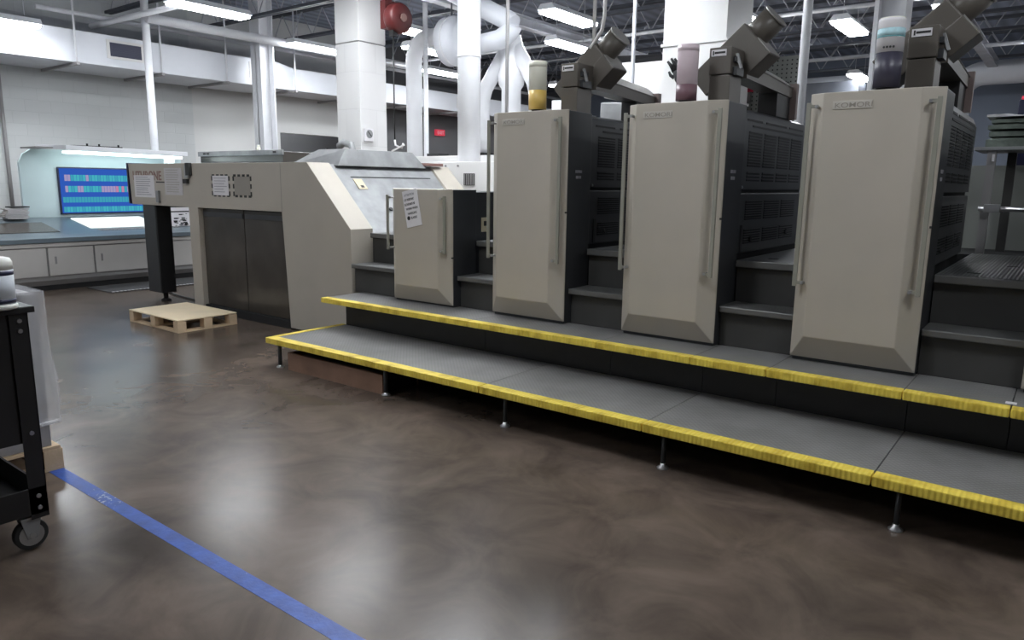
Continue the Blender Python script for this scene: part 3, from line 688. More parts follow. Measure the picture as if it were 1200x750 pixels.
# smoked doors
for i, (a, b) in enumerate(((-7.895, -7.092), (-7.078, -6.335))):
    d = MB().prism([(a, 0.09), (b if i == 0 else b + 0.045, 0.09), (b, 1.188), (a, 1.183)], DY + 0.055, DY + 0.075, 'Y', 0.003).build('smoked_door', 'smoke', t)
    MB().box(a + 0.02, b - 0.01, DY + 0.045, DY + 0.056, 1.10, 1.15).build('pull_lip', 'dark', d)
MB().box(-7.90, -6.27, DY + 0.02, DY + 0.10, 0.0, 0.085).build('toe_kick', 'blackmatte', t)
MB().box(-7.90, -6.33, DY + 0.10, DY + 0.26, 0.02, 1.19).build('door_recess', 'blackmatte', t)
# black support leg
MB().box(-9.22, -8.92, DY + 0.02, DY + 0.22, 0.11, 1.20, .01).build('leg', 'dark', t)
MB().box(-8.918, -8.905, DY + 0.03, DY + 0.21, 0.11, 1.195).build('leg_cover', 'blackmatte', t)
MB().tube([(-9.0, DY + .12, 0.03), (-9.0, DY + .12, 0.11)], 0.03, 10).lathe([(0.06, 0), (0.06, 0.02), (0.02, 0.035)], -9.0, DY + .12, 14).build('levelling_foot', 'black', t)
# lettering, dashed frames, marks on the panel
text('LITHRONE', 0.150, (-9.37, DY - 0.001, 1.495), 'lettering', 'redbrown', t, sx=0.98, weight=0.003)
MB().box(-8.80, -8.24, DY - 0.002, DY + .002, 1.463, 1.478).build('underline', 'ink', t)
MB().box(-8.78, -8.72, DY - 0.03, DY, 1.23, 1.37, .004).build('side_latch', 'galv', t)
lk = MB().box(-8.10, -8.02, DY - .03, DY, 1.52, 1.67, .006).build('bracket', 'steel', t)
MB().box(-8.06, -7.98, DY - .035, DY, 1.55, 1.69).box(-8.13, -8.05, DY - .035, DY, 1.46, 1.51).build('clip', 'ink', lk)
for (a, b) in ((-7.58, -7.235), (-7.165, -6.835)):
    f = MB(); z0, z1 = 1.325, 1.565; n = 4
    for k in range(n):
        xa = a + (b - a) * (k + 0.1) / n; f.box(xa, xa + (b - a) / n * .55, DY - .003, DY + .001, z1 - .024, z1); f.box(xa + .02, xa + .02 + (b - a) / n * .55, DY - .003, DY + .001, z0, z0 + .024)
    for k in range(3):
        za = z0 + (z1 - z0) * (k + 0.15) / 3; f.box(a - .006, a + .016, DY - .003, DY + .001, za, za + .048); f.box(b - .016, b + .006, DY - .003, DY + .001, za, za + .048)
    f.build('dashed_frame', 'ink', t)
MB().box(-7.145, -6.855, DY - .0015, DY + .001, 1.345, 1.545).build('blank_label', 'emboss', t)
def notice(x, z, w, h, label, lines=8, m='paper', rot=0.0, mi='greyink', wide=0.8):
    p = thing('paper_notice', (x, DY - .004, z), label, 'notice')
    MB().box(x, x + w, DY - .004, DY - .002, z, z + h).build('sheet', m, p)
    b = MB()
    for k in range(lines):
        zz = z + h - h * (k + 1.0) / (lines + 1.2); ww = w * wide * random.uniform(.7, 1)
        b.box(x + w * .1, x + w * .1 + ww, DY - .0055, DY - .0035, zz, zz + h * .018 + .002)
    b.build('print_lines', mi, p); return p
notice(-9.34, 1.285, 0.50, 0.265, 'small ruled white paper taped at the left end of the beige delivery panel', 9, 'paper', mi='greyink')
notice(-8.595, 1.325, 0.40, 0.31, 'large faint paper sheet taped beside the lettering on the delivery panel', 10, 'paper2', mi='beige2')
notice(-7.56, 1.34, 0.305, 0.21, 'small paper inside the left dashed frame on the delivery panel', 6, 'paper', mi='greyink')
for o in bpy.data.objects:
    pass

# ================================================================== PRINTING UNITS
def door_parts(root, x0, x1, z0, z1, plate=True, hz0=None, faint=False):
    """bevelled beige door with flat front face at Y 4.31, rim at Y 4.39"""
    yb, ym, yf = 4.39, 4.378, 4.31
    lo = [(x0, yb, z0), (x1, yb, z0), (x1, yb, z1), (x0, yb, z1)]
    mid = [(x0, ym, z0), (x1, ym, z0), (x1, ym, z1), (x0, ym, z1)]
    ztf = z1 - 0.004
    hi = [(x0 + 0.085, yf, z0 + 0.135), (x1 - 0.10, yf, z0 + 0.135), (x1 - 0.10, yf, ztf), (x0 + 0.085, yf, ztf)]
    b = bmesh.new()
    A = [b.verts.new(p) for p in lo]; Bv = [b.verts.new(p) for p in mid]; D = [b.verts.new(p) for p in hi]
    b.faces.new(A); b.faces.new(D)
    for P, Q in ((A, Bv), (Bv, D)):
        for k in range(4): b.faces.new((P[k], P[(k + 1) % 4], Q[(k + 1) % 4], Q[k]))
    bmesh.ops.recalc_face_normals(b, faces=b.faces)
    bmesh.ops.bevel(b, geom=list(b.edges), offset=0.005, segments=2, profile=0.6, affect='EDGES')
    mb = MB(); mb._merge(b)
    d = mb.build('door', 'beige', root)
    hz0 = hz0 or 0.945
    hz1 = z1 - 0.055
    for xh, s in ((x0 + 0.015, 1), (x1 - 0.016, -1)):
        h = MB().box(xh - 0.012, xh + 0.012, 4.292, 4.306, hz0, hz1, 0.003).build('handle', 'handle', d)
        for zz in (hz0 + 0.021, hz1 - 0.021):
            xa_, xb_ = sorted((xh + 0.010 * s, xh + 0.048 * s))
            MB().box(xa_, xb_, 4.294, 4.302, zz - .009, zz + .009).build('bracket', 'handle', h)
            MB().tube([(xh + 0.040 * s, 4.290, zz), (xh + 0.040 * s, 4.375, zz)], 0.009, 10).build('stud', 'steel', h)
    if plate:
        xp, zp = x0 + 0.135, z1 - 0.095
        p = MB().box(xp, xp + 0.20, 4.306, 4.312, zp, zp + 0.042, 0.0015)
        pl = p.build('nameplate', 'beige' if faint else 'plate', d)
        text('KOMORI', 0.036, (xp + 0.010, 4.3055, zp + 0.008), 'lettering', 'emboss' if not faint else 'beige2', d, sx=1.36, weight=0.0001)
    MB().box(x1 - .012, x1 + 0.003, 4.372, 4.39, 1.30 if z1 > 1.6 else 0.9, (1.30 if z1 > 1.6 else 0.9) + .012).build('latch_pin', 'ink', d)
    return d

def vents(root, x, y0, y1, z0, z1, nrow, cols=3, gap=0.05):
    """a louvre field on a side facing +X, as slots"""
    v = MB(); W = (y1 - y0 - gap * (cols - 1)) / cols
    for c_ in range(cols):
        a = y0 + c_ * (W + gap)
        for r in range(nrow):
            zz = z0 + (z1 - z0) * (r + .2) / nrow
            v.box(x - 0.001, x + 0.0025, a, a + W, zz, zz + (z1 - z0) / nrow * .52)
    o = v.build('vent', 'darker', root)
    l = MB()
    for c_ in range(cols):
        a = y0 + c_ * (W + gap)
        for r in range(nrow):
            zz = z0 + (z1 - z0) * (r + .78) / nrow
            l.box(x - 0.001, x + 0.007, a, a + W, zz, zz + (z1 - z0) / nrow * .16)
    l.build('louvre', 'louver', o)

def make_unit(x0, label, ink=('cart_clear', 'ink_y'), first_faint=False):
    x1 = x0 + 0.663; Z = 2.015
    t = thing('printing_unit', ((x0 + x1) / 2, 5.3, 0.5), label, 'printing unit')
    door_parts(t, x0, x1, 0.52, Z, faint=first_faint)
    # front cheek (plain) and rear vented body
    MB().box(x0 + .01, x1 - 0.004, 4.39, 4.70, 0.50, Z - 0.004, 0.006).build('front_cheek', 'dark', t)
    xb = x1 - 0.03
    MB().prism([(x0 + .02, 1.485), (xb, 1.485), (xb, 1.93), (xb - 0.025, 1.985), (xb - 0.07, Z - .006), (x0 + .02, Z - .006)], 4.702, 6.1, 'Y').build('upper_cover', 'louver', t)
    MB().box(x0 + .02, xb - .02, 4.702, 6.1, 1.46, 1.485).build('gap', 'darker', t)
    MB().box(x0 + .02, xb, 4.702, 6.1, 1.06, 1.462, 0.008).build('lower_cover', 'louver', t)
    MB().box(x0 + .02, xb - .02, 4.702, 6.1, 0.50, 1.06).build('base_body', 'darker', t)
    vents(t, xb, 4.84, 5.98, 1.63, 1.86, 12, 4)
    vents(t, xb, 4.84, 5.98, 1.535, 1.60, 3, 4)
    v = MB()
    v.box(xb - .002, xb + .003, 4.80, 5.08, 1.925, 1.938).box(xb - .002, xb + .003, 5.16, 5.6, 1.925, 1.938).box(xb - .002, xb + .003, 5.66, 6.0, 1.925, 1.938)
    v.box(xb - .002, xb + .003, 4.90, 6.0, 1.890, 1.902)
    v.build('slot', 'darker', t)
    vents(t, xb, 4.86, 5.92, 1.28, 1.41, 8, 3)
    vents(t, xb, 4.86, 5.92, 1.12, 1.22, 6, 3)
    k = MB().tube([(xb, 4.98, 1.15), (xb + .012, 4.98, 1.15)], 0.02, 12).tube([(xb, 5.75, 1.17), (xb + .012, 5.75, 1.17)], 0.02, 12).box(xb, xb + .004, 4.80, 4.83, 1.07, 1.25)
    k.build('knob', 'ink', t)
    MB().box(x1 - .004, x1 - .001, 4.49, 4.53, 1.585, 1.605).box(x1 - .004, x1 - .001, 4.535, 4.575, 1.585, 1.605).box(x1 - .004, x1 - .001, 4.50, 4.53, 1.545, 1.565).box(x1 - .004, x1 - .001, 4.54, 4.565, 1.545, 1.565).build('switch_label', 'greyink', t)
    MB().tube([(xb, 4.76, 1.50), (xb + .01, 4.76, 1.50)], 0.009, 8).build('screw', 'steel', t)
    return t

def make_arm(x1, label):
    """ink-feed arm standing on top of a tower; x1 = tower right edge"""
    t = thing('ink_feeder', (x1 - .18, 4.72, 2.01), label, 'ink arm')
    xa, xb = x1 - 0.25, x1 - 0.11
    MB().box(xa, xb, 4.65, 4.85, 2.012, 2.20, .006).build('lower_post', 'brown', t)
    MB().box(xa - .003, xb + .003, 4.645, 4.86, 2.205, 2.37, .006).build('upper_post', 'brown', t)
    lp = MB().box(xa + .012, xb - .03, 4.640, 4.645, 2.315, 2.355).build('label_plate', 'paper', t)
    MB().box(xa + .022, xa + .030, 4.638, 4.640, 2.322, 2.348).box(xa + .034, xb - .036, 4.638, 4.640, 2.330, 2.342).build('print', 'ink', lp)
    # rear arm running back over the tower
    MB().hull([(xa + .04, 4.86, 2.20), (xb + .03, 4.86, 2.20), (xb + .03, 4.86, 2.29), (xa + .09, 4.86, 2.345), (xa + .04, 4.86, 2.345)],
              [(xa + .04, 5.86, 2.165), (xb + .03, 5.86, 2.165), (xb + .03, 5.86, 2.235), (xa + .09, 5.86, 2.29), (xa + .04, 5.86, 2.29)]).build('rear_arm', 'brown', t)
    MB().hull([(xb + .033, 4.95, 2.283), (xa + .05, 4.95, 2.375), (xa + .05, 4.95, 2.381), (xb + .037, 4.95, 2.287)],
              [(xb + .033, 5.90, 2.232), (xa + .05, 5.90, 2.322), (xa + .05, 5.90, 2.328), (xb + .037, 5.90, 2.236)]).build('lit_chamfer', 'arm_lit', t)  # chamfer face of the rear arm, the light on it painted as pale grey
    MB().box(xa + .02, xb + .02, 5.52, 5.82, 2.0095, 2.19, .004).build('rear_post', 'black', t)
    MB().box(xb - .02, xb + .06, 5.83, 5.88, 2.0095, 2.27).build('end_bracket', 'rosy', t)
    # slanted roller housing in the X-Z plane
    a = math.radians(41); u = Vector((math.cos(a), 0, math.sin(a))); v = Vector((-math.sin(a), 0, math.cos(a)))
    c0 = Vector((x1 - .18, 4.83, 2.40))
    def blk(s0, s1, w0, w1, y0, y1, name, m, bev=.005):
        P = [c0 + u * s0 + v * w0, c0 + u * s1 + v * w0, c0 + u * s1 + v * w1, c0 + u * s0 + v * w1]
        return MB().hull([(p.x, y0, p.z) for p in P], [(p.x, y1, p.z) for p in P], bev).build(name, m, t)
    blk(-0.33, 0.14, -0.105, 0.075, 4.87, 5.12, 'slanted_housing', 'brown', .01)
    p0, p1 = c0 + u * .06 - v * .005, c0 + u * .29 - v * .005
    MB().tube([(p0.x, 4.98, p0.z), (p1.x, 4.98, p1.z)], 0.086, 26).build('roller_tube', 'brown', t)
    p2 = c0 + u * .296 - v * .005; p1 = c0 + u * .284 - v * .005
    e = MB().tube([(p1.x, 4.98, p1.z), (p2.x, 4.98, p2.z)], 0.091, 26).build('tube_lit_rim', 'arm_lit', t)  # rim of the tube, its lit edge painted paler
    blk(-.06, .14, -.20, -.06, 4.86, 5.08, 'knuckle', 'brown', .006)
    P = c0 + u * .142 + v * -.20; Q = c0 + u * .142 + v * -.06
    blk(.141, .147, -.195, -.062, 4.87, 5.07, 'knuckle_lit_end', 'arm_lit', .0)  # end face of the knuckle, painted paler to look lit
    MB().bar((xb + .02, 4.70, 2.33), (xb + .05, 4.70, 2.24), .02, .015).build('latch', 'galv', t)
    MB().box(xb + .002, xb + .03, 4.68, 4.80, 2.20, 2.25).box(xb + .002, xb + .025, 4.68, 4.76, 2.28, 2.31).build('hinge', 'dark', t)
    return t

def make_cartridge(x, y, z, clear, ink, level, label, top='paper', h=0.355, band=None):
    t = thing('ink_cartridge', (x, y, z), label, 'ink cartridge')
    r = 0.065
    if h > .36: r = 0.066
    MB().lathe([(r * .6, z), (r * .65, z + .018), (r * .8, z + .02)], x, y, 24).build('base_cap', 'ink', t)
    MB().lathe([(r, z + .02), (r, z + level)], x, y, 28).build('ink_fill', ink, t)
    MB().lathe([(r, z + level), (r * 1.0, z + h - .01), (r * .96, z + h)], x, y, 28).build('clear_wall', clear, t)
    if band:
        sl = MB().lathe([(r * 1.015, z + level - .005), (r * 1.015, z + h - .02), (r * 1.0, z + h - .005)], x, y, 28).build('label_sleeve', 'paper', t)
        MB().lathe([(r * 1.02, z + h - .095), (r * 1.02, z + h - .055)], x, y, 28).build('sleeve_band', 'paleblue', sl)
        MB().lathe([(r * 1.022, z + h - .100), (r * 1.022, z + h - .094)], x, y, 28).build('sleeve_line', 'cyanprint', sl)
        for k in range(4):
            a_ = -PI / 2 - .25 + k * .23; cx_, cy_2 = x + r * 1.0 * math.cos(a_), y + r * 1.0 * math.sin(a_)
            MB().tube([(cx_, cy_2, z + level + .018), (x + r * 1.035 * math.cos(a_), y + r * 1.035 * math.sin(a_), z + level + .018)], .006, 10).build('level_dot', 'ink', sl)
    else:
        MB().lathe([(r * 1.02, z + h - .04), (r * 1.02, z + h - .005)], x, y, 28).build('collar', clear, t)
    return t

UX = [-3.535, -2.395, -1.255, -0.115]
ulab = ['leftmost tall beige and charcoal printing tower, with the amber ink bottle on top',
        'middle tall beige and charcoal printing tower, with the maroon ink bottle on top',
        'nearest whole beige and charcoal printing tower, with the blue-black ink bottle on top',
        'printing tower cut off by the right edge, only its beige door corner showing']
u1 = make_unit(UX[1], ulab[1])
for k in (0, 2, 3): dup(u1, (UX[k] - UX[1], 0, 0), ulab[k])
a1 = make_arm(UX[1] + .663, 'brown ink-feed arm standing on the middle tall tower')
dup(a1, (UX[0] - UX[1], 0, 0), 'brown ink-feed arm standing on the leftmost tall tower')
dup(a1, (UX[2] - UX[1], 0, 0), 'brown ink-feed arm standing on the nearest whole tower')
make_cartridge(UX[0] + .337, 4.46, 2.012, 'cart_clear', 'ink_y', 0.155, 'frosted ink bottle half full of amber ink on the leftmost tall tower')
make_cartridge(UX[1] + .350, 4.46, 2.012, 'cart_pinkc', 'ink_m', 0.115, 'frosted pinkish ink bottle with a little maroon ink on the middle tall tower')
make_cartridge(UX[2] + .360, 4.46, 2.012, 'cart_clear', 'ink_k', 0.205, 'ink bottle filled with blue-black ink under a white label sleeve', h=0.375, band='....')

# small low unit (with notice)
t = thing('low_printing_unit', (-4.3, 5.3, 0.5), 'low beige-fronted press unit carrying a paper notice', 'press unit')
sx0, sx1 = -4.635, -3.955
door_parts(t, sx0, sx1, 0.515, 1.455, plate=False, hz0=0.94)
MB().box(sx0 + .01, sx1 - .005, 4.39, 4.68, 0.50, 1.45, .005).build('front_cheek', 'dark', t)
MB().box(sx0 + .02, sx1 - .02, 4.681, 6.1, 0.50, 1.43).build('rear_body', 'dark', t)
s = MB().box(sx1 - .021, sx1 - .012, 4.76, 4.84, 1.10, 1.22, .003).build('switch_plate', 'cream', t)
MB().box(sx1 - .013, sx1 - .006, 4.785, 4.815, 1.15, 1.19).build('toggle', 'ink', s)
# notice on the low unit
nt_ = thing('paper_notice', (-4.4, 4.30, 1.24), 'tilted white paper notice with black writing taped to the low unit door', 'notice')
ca, sa = math.cos(.20), math.sin(.20)
def rp(x, z, y): return (-4.555 + x * ca - z * sa * -1 * 1.0, y, 1.435 - (0.0) + z * ca + x * sa)
def rpt(x, z, y):
    # x right, z down from the top-left corner, rotated anticlockwise a little
    a = 0.20; return (-4.452 + x * math.cos(a) + z * math.sin(a), y, 1.425 + x * math.sin(a) - z * math.cos(a))
MB().hull([rpt(0, 0, 4.307), rpt(.175, 0, 4.307), rpt(.175, .30, 4.307), rpt(0, .30, 4.307)],
          [rpt(0, 0, 4.305), rpt(.175, 0, 4.305), rpt(.175, .30, 4.305), rpt(0, .30, 4.305)]).build('sheet', 'paper', nt_)
for k, (s_, x_, m_) in enumerate([('ATTENTION', .02, 'greyink'), ('CUT RESISTANT', .012, 'ink'), ('GLOVES MUST BE', .008, 'ink'), ('WORN WHEN', .022, 'ink'), ('HANDLING', .032, 'ink'), ('BLADES', .062, 'ink')]):
    p = rpt(x_, .045 + k * .038, 4.3045)
    text(s_, 0.026, p, 'writing', m_, nt_, rot=0.20, sx=.60 if len(s_) > 11 else .78, weight=0.0004, depth=0.0004)
p = rpt(.035, .224, 4.305); MB().tube([(p[0], 4.305, p[2]), (p[0], 4.3035, p[2])], 0.017, 18).build('black_dot', 'ink', nt_)

# ------------------------------------------------------------------ steps between the towers
def make_steps(xa, xb, label, z2=True, back=6.35):
    t = thing('access_steps', ((xa + xb) / 2, 4.8, 0.5), label, 'steps')
    MB().box(xa, xb, 4.475, 4.50, 0.50, 0.715).build('riser', 'riser', t)
    MB().box(xa, xb, 4.43, 4.70, 0.717, 0.757, .006).build('tread', 'step', t)
    MB().box(xa, xb, 4.705, 4.73, 0.757, 0.985).build('riser', 'riser', t)
    MB().box(xa, xb, 4.735, back, 0.986, 1.031, .002).build('walkway', 'tread', t)
    MB().box(xa, xb, 4.67, 4.733, 0.986, 1.032, .005).build('edge_strip', 'step', t)
    b = MB()
    w = xb - xa
    b.box(xa + w * .28, xa + w * .42, 4.90, 4.93, 1.0315, 1.0335).box(xa + w * .6, xa + w * .74, 5.5, 5.53, 1.0315, 1.0335)
    b.build('slot', 'blackmatte', t)
    return t
g = 'steps between press units'
make_steps(-5.262, sx0 - .002, 'grey steps between the beige delivery and the low unit', back=6.1)
make_steps(sx1 + .002, UX[0] - .002, 'grey steps between the low unit and the leftmost tall tower', back=6.1)
s0 = make_steps(UX[0] + .665, UX[1] - .002, 'grey steps between the leftmost and the middle tall towers')
dup(s0, (1.14, 0, 0), 'grey steps between the middle and the nearest whole tower')
make_steps(UX[2] + .665, UX[3] - .002, 'grey steps right of the nearest whole tower, with a ribbed walkway', back=6.5)
# spine body behind the towers, carries the walkways
tag(MB().prism([(4.74, 0), (7.3, 0), (7.3, 1.02), (6.52, 1.02), (6.52, 0.498), (4.74, 0.498)], -5.26, 0.55, 'X').build('machine_bed', 'blackmatte'), 'low black machine bed running beneath and behind the printing towers', 'machine bed')

# ================================================================== PLATFORMS
def lower_section(x0, x1, label, first=False, feet=()):
    t = thing('platform_section', ((x0 + x1) / 2, 3.8, 0), label, 'platform')
    e = 0.003
    MB().box(x0 + e, x1 - e, 3.50, 4.215, 0.185, 0.238, .002).build('deck', 'rubberdeck', t)
    MB().box(x0 + e, x1 - e, 3.415, 3.502, 0.195, 0.242, .006).build('nosing', 'nosing', t)
    if first: MB().box(x0 + e, x0 + 0.05, 3.50, 4.215, 0.19, 0.2425, .003).build('side_nosing', 'nosing', t)
    for yr in (3.66, 4.14): MB().box(x0 + .02, x1 - .02, yr, yr + .04, 0.12, 0.185).build('frame_rail', 'black', t)
    for x in feet:
        for y in (3.465, 4.12):
            l = MB().tube([(x, y, 0.02), (x, y, 0.19)], 0.012 if not first else 0.016, 10).build('leg', 'dark', t)
            MB().lathe([(0.030, 0), (0.032, 0.006), (0.014, 0.018), (0.014, 0.03)], x, y, 16).build('foot', 'zinc', l)
    return t
lower_section(-5.15, -2.868, 'lower platform section at the left end with yellow edges on two sides', True, (-5.03, -3.775))
lower_section(-2.868, -1.722, 'lower platform section in front of the leftmost tall tower', False, (-2.69,))
lower_section(-1.722, -0.583, 'lower platform section in front of the middle tall tower', False, (-1.608,))
lower_section(-0.583, 0.56, 'lower platform section nearest the camera at the right edge', False, (-0.471,))
xs = [-5.17, -3.474, -2.376, -1.721, -1.269, -0.585, -0.133, 0.56]
ul = ['upper platform section at the far left end, overhanging its riser', 'upper platform section under the leftmost tall door',
      'short upper platform section in the gap before the middle tower', 'short upper platform section under the middle tower door',
      'upper platform section under the nearest whole tower', 'narrow upper platform section right of the nearest tower, with a white tag',
      'last upper platform section at the right edge']
for k, (a, b) in enumerate(zip(xs, xs[1:])):
    t = thing('step_platform', ((a + b) / 2, 4.2, 0.24), ul[k], 'platform')
    MB().box(a + .002, b - .002, 4.075, 4.475, 0.455, 0.498, .002).build('deck', 'rubberdeck', t)
    MB().box(a + .002, b - .002, 4.0, 4.077, 0.458, 0.502, .006).build('nosing', 'nosing', t)
    MB().box(max(a, -5.10) + .002, b - .002, 4.218, 4.24, 0.0, 0.455, .001).build('riser', 'black', t)
tag(MB().box(-0.16, -0.115, 4.11, 4.15, 0.4985, 0.501).build('white_tag', 'paper'), 'small white tag lying on the upper platform at the right edge', 'tag')

# timber box under the platform
t = thing('timber_crate', (-4.37, 3.6, 0), 'long low brown timber crate under the left end of the lower platform', 'crate')
MB().box(-4.91, -3.80, 3.455, 3.475, 0.0, 0.142).build('front_board', 'plank', t)
MB().box(-4.91, -3.80, 3.80, 3.82, 0.0, 0.142).build('rear_board', 'plank', t)
MB().box(-4.91, -4.89, 3.475, 3.80, 0.0, 0.142).build('end_board', 'plank', t)
MB().box(-3.82, -3.80, 3.475, 3.80, 0.0, 0.142).build('end_board', 'blackmatte', t)
MB().box(-4.89, -3.82, 3.475, 3.80, 0.0, 0.10).build('filling', 'blackmatte', t)
tag(MB().box(-4.82, -3.84, 3.482, 3.79, 0.101, 0.128, .004).build('steel_plate', 'riser'), 'dark steel plate lying inside the brown timber crate', 'plate')

# ------------------------------------------------------------------ wooden pallet
def pallet(x0, x1, y0, y1, label, top='wood', solid=False):
    t = thing('pallet', ((x0 + x1) / 2, (y0 + y1) / 2, 0), label, 'pallet')
    H = 0.13
    if solid:
        MB().box(x0, x1, y0, y1, H - .012, H, .002).build('plywood_top', top, t)
    else:
        n = 7; w = (y1 - y0) / n
        for k in range(n):
            MB().box(x0, x1, y0 + k * w + .008, y0 + (k + 1) * w - .008, H - .016, H, .002).build('deck_board', top, t)
    for x in (x0, (x0 + x1) / 2 - .045, x1 - .09):
        for y in (y0, (y0 + y1) / 2 - .045, y1 - .09):
            MB().box(x, x + .09, y, y + .09, .016, H - .017, .003).build('block', 'wood', t)
        MB().box(x, x + .09, y0, y1, 0, .016, .002).build('bottom_board', 'wood', t)
    for y in (y0, y1 - .08):
        MB().box(x0 + .09, x1 - .09, y, y + .08, 0, .015, .002).build('bottom_board', 'wood', t)
    return t
pallet(-7.93, -6.93, 3.62, 4.27, 'empty pallet with a pale plywood top in front of the smoked doors', 'woodtop', True)
pallet(-5.1, -4.07, 0.35, 1.46, 'wooden pallet under the plastic-wrapped stack at the left edge')

# wrapped stack
t = thing('sheet_stack', (-4.6, 0.95, 0.13), 'pale stack of board wrapped in clear plastic on the left-hand pallet', 'stack')
MB().box(-5.05, -4.09, 0.42, 1.42, 0.131, 0.93, .004).build('board_pile', 'carton', t)
MB().box(-4.089, -4.083, 1.325, 1.345, 0.14, 0.93).build('edge_strap', 'riser', t)
def film():
    b = bmesh.new(); nz, nu = 26, 80
    per = []
    x0, x1, y0, y1 = -5.07, -4.07, 0.40, 1.44
    P = [((x1, y0), (x1, y1), (1, 0)), ((x1, y1), (x0, y1), (0, 1))]
    loop = []
    for (a, c_, nrm) in P:
        for k in range(nu // 2):
            f = k / (nu // 2 - 1)
            loop.append((a[0] + (c_[0] - a[0]) * f, a[1] + (c_[1] - a[1]) * f, nrm, f))
    grid = []
    for i in range(nz + 1):
        z = 0.945 - i * (0.945 - 0.26) / nz; row = []
        s = i / nz
        for (x, y, nrm, f) in loop:
            d = 0.006 + 0.016 * s * s + 0.026 * noise.noise(Vector((x * 5, y * 5, z * 2.5))) * (0.3 + s) + 0.012 * abs(noise.noise(Vector((x * 14 + z * 9, y * 14, z * 6))))
            cor = max(0, 1 - abs(x - x1) * 5 - abs(y - y1) * 5) * 0.012 * s
            d = max(d, 0.004)
            row.append(b.verts.new((x + nrm[0] * d + cor, y + nrm[1] * d + cor, z)))
        grid.append(row)
    for i in range(nz):
        for k in range(len(loop) - 1):
            f = b.faces.new((grid[i][k], grid[i][k + 1], grid[i + 1][k + 1], grid[i + 1][k])); f.smooth = True
    # top sheet
    tv = [[b.verts.new((x0 + (x1 - x0) * p / 14, y0 + (y1 - y0) * q / 14, 0.943 + 0.008 * noise.noise(Vector((p * .7, q * .7, 0))))) for q in range(15)] for p in range(15)]
    for p in range(14):
        for q in range(14):
            f = b.faces.new((tv[p][q], tv[p + 1][q], tv[p + 1][q + 1], tv[p][q + 1])); f.smooth = True
    m = MB(); m._merge(b)
    # rolled hem
    m.tube([grid_co for grid_co in HEM], 0.009, 8) if False else None
    return m
fm = film().build('plastic_wrap', 'film', t)
MB().tube([(-4.045, .42, .27), (-4.03, .8, .265), (-4.045, 1.1, .275), (-4.03, 1.35, .27), (-4.032, 1.44, .275)], .012, 8).build('wrap_hem', 'film', t)

# ------------------------------------------------------------------ steel utility cart
t = thing('utility_cart', (-3.6, 0.7, 0), 'black steel utility cart on casters, cut off by the left edge', 'cart')
ax0, ax1, ay0, ay1 = -3.86, -3.20, 0.10, 1.075
MB().box(ax0, ax1 + .02, ay0, ay1 + .02, 0.985, 1.01, .004).build('top_shelf', 'black', t)
MB().box(ax0 + .02, ax1 - .012, ay0 + .02, ay1 - .03, 0.46, 0.984, .004).build('cabinet_box', 'black', t)
b = MB().box(ax0, ax1, ay0, ay1, 0.16, 0.175).box(ax0, ax1, ay0, ay0 + .01, .175, .27).box(ax0, ax1, ay1 - .01, ay1, .175, .27).box(ax0, ax0 + .01, ay0, ay1, .175, .27).box(ax1 - .01, ax1, ay0, ay1, .175, .27)
b.build('bottom_tray', 'black', t)
for (x, y, sx_, sy_) in ((ax1, ay1, -1, -1), (ax1, ay0, -1, 1), (ax0, ay1, 1, -1), (ax0, ay0, 1, 1)):
    q = MB()
    q.box(min(x, x + .004 * sx_), max(x, x + .004 * sx_), min(y, y + .065 * sy_), max(y, y + .065 * sy_), .14, .985)
    q.box(min(x, x + .055 * sx_), max(x, x + .055 * sx_), min(y, y + .004 * sy_), max(y, y + .004 * sy_), .14, .985)
    c_ = q.build('corner_post', 'black', t)
    if x == ax1:
        r = MB()
        for z in (.955, .915, .50, .235, .185): r.tube([(x, y + .032 * sy_, z), (x + .007, y + .032 * sy_, z)], .0085, 10)
        r.build('bolt', 'steel', c_)
for (x, y) in ((ax1 - .05, ay1 - .06), (ax1 - .05, ay0 + .08), (ax0 + .07, ay1 - .06), (ax0 + .07, ay0 + .08)):
    c_ = MB().box(x - .04, x + .04, y - .04, y + .04, .140, .147).prism([(y - .038, .142), (y + .038, .142), (y + .018, .05), (y - .018, .05)], x - .026, x - .022, 'X').prism([(y - .038, .142), (y + .038, .142), (y + .018, .05), (y - .018, .05)], x + .022, x + .026, 'X').build('caster', 'galv', t)
    MB().lathe([(.060, x - .016), (.0635, x - .012), (.0635, x + .012), (.060, x + .016)], 0, y, 28, 'X', .064).build('tyre', 'rubber', c_)
    MB().lathe([(.044, x - .018), (.046, x + .018)], 0, y, 24, 'X', .064).lathe([(.012, x - .03), (.012, x + .03)], 0, y, 12, 'X', .064).build('hub', 'steel', c_)
# bottle on cart
t = thing('solvent_bottle', (-3.195, 0.985, 1.01), 'white plastic bottle with navy bands standing on the black cart', 'bottle')
bx, by = -3.195, 0.985
MB().lathe([(.052, 1.010), (.058, 1.016), (.058, 1.026), (.054, 1.030)], bx, by, 30).build('base', 'bottle', t)
MB().lathe([(.054, 1.030), (.054, 1.160)], bx, by, 30).build('label', 'label', t)
for z_ in (1.034, 1.140): MB().lathe([(.0545, z_), (.0545, z_ + .017)], bx, by, 30).build('navy_band', 'navy', t)
MB().lathe([(.054, 1.160), (.054, 1.188), (.047, 1.202), (.03, 1.207)], bx, by, 30).build('cap', 'bottle', t)

# blue floor tape
tag(MB().box(-4.9, 0.9, 1.385, 1.455, 0.0, 0.0012).build('floor_tape', 'bluetape'), 'strip of worn blue tape stuck along the concrete floor', 'tape')
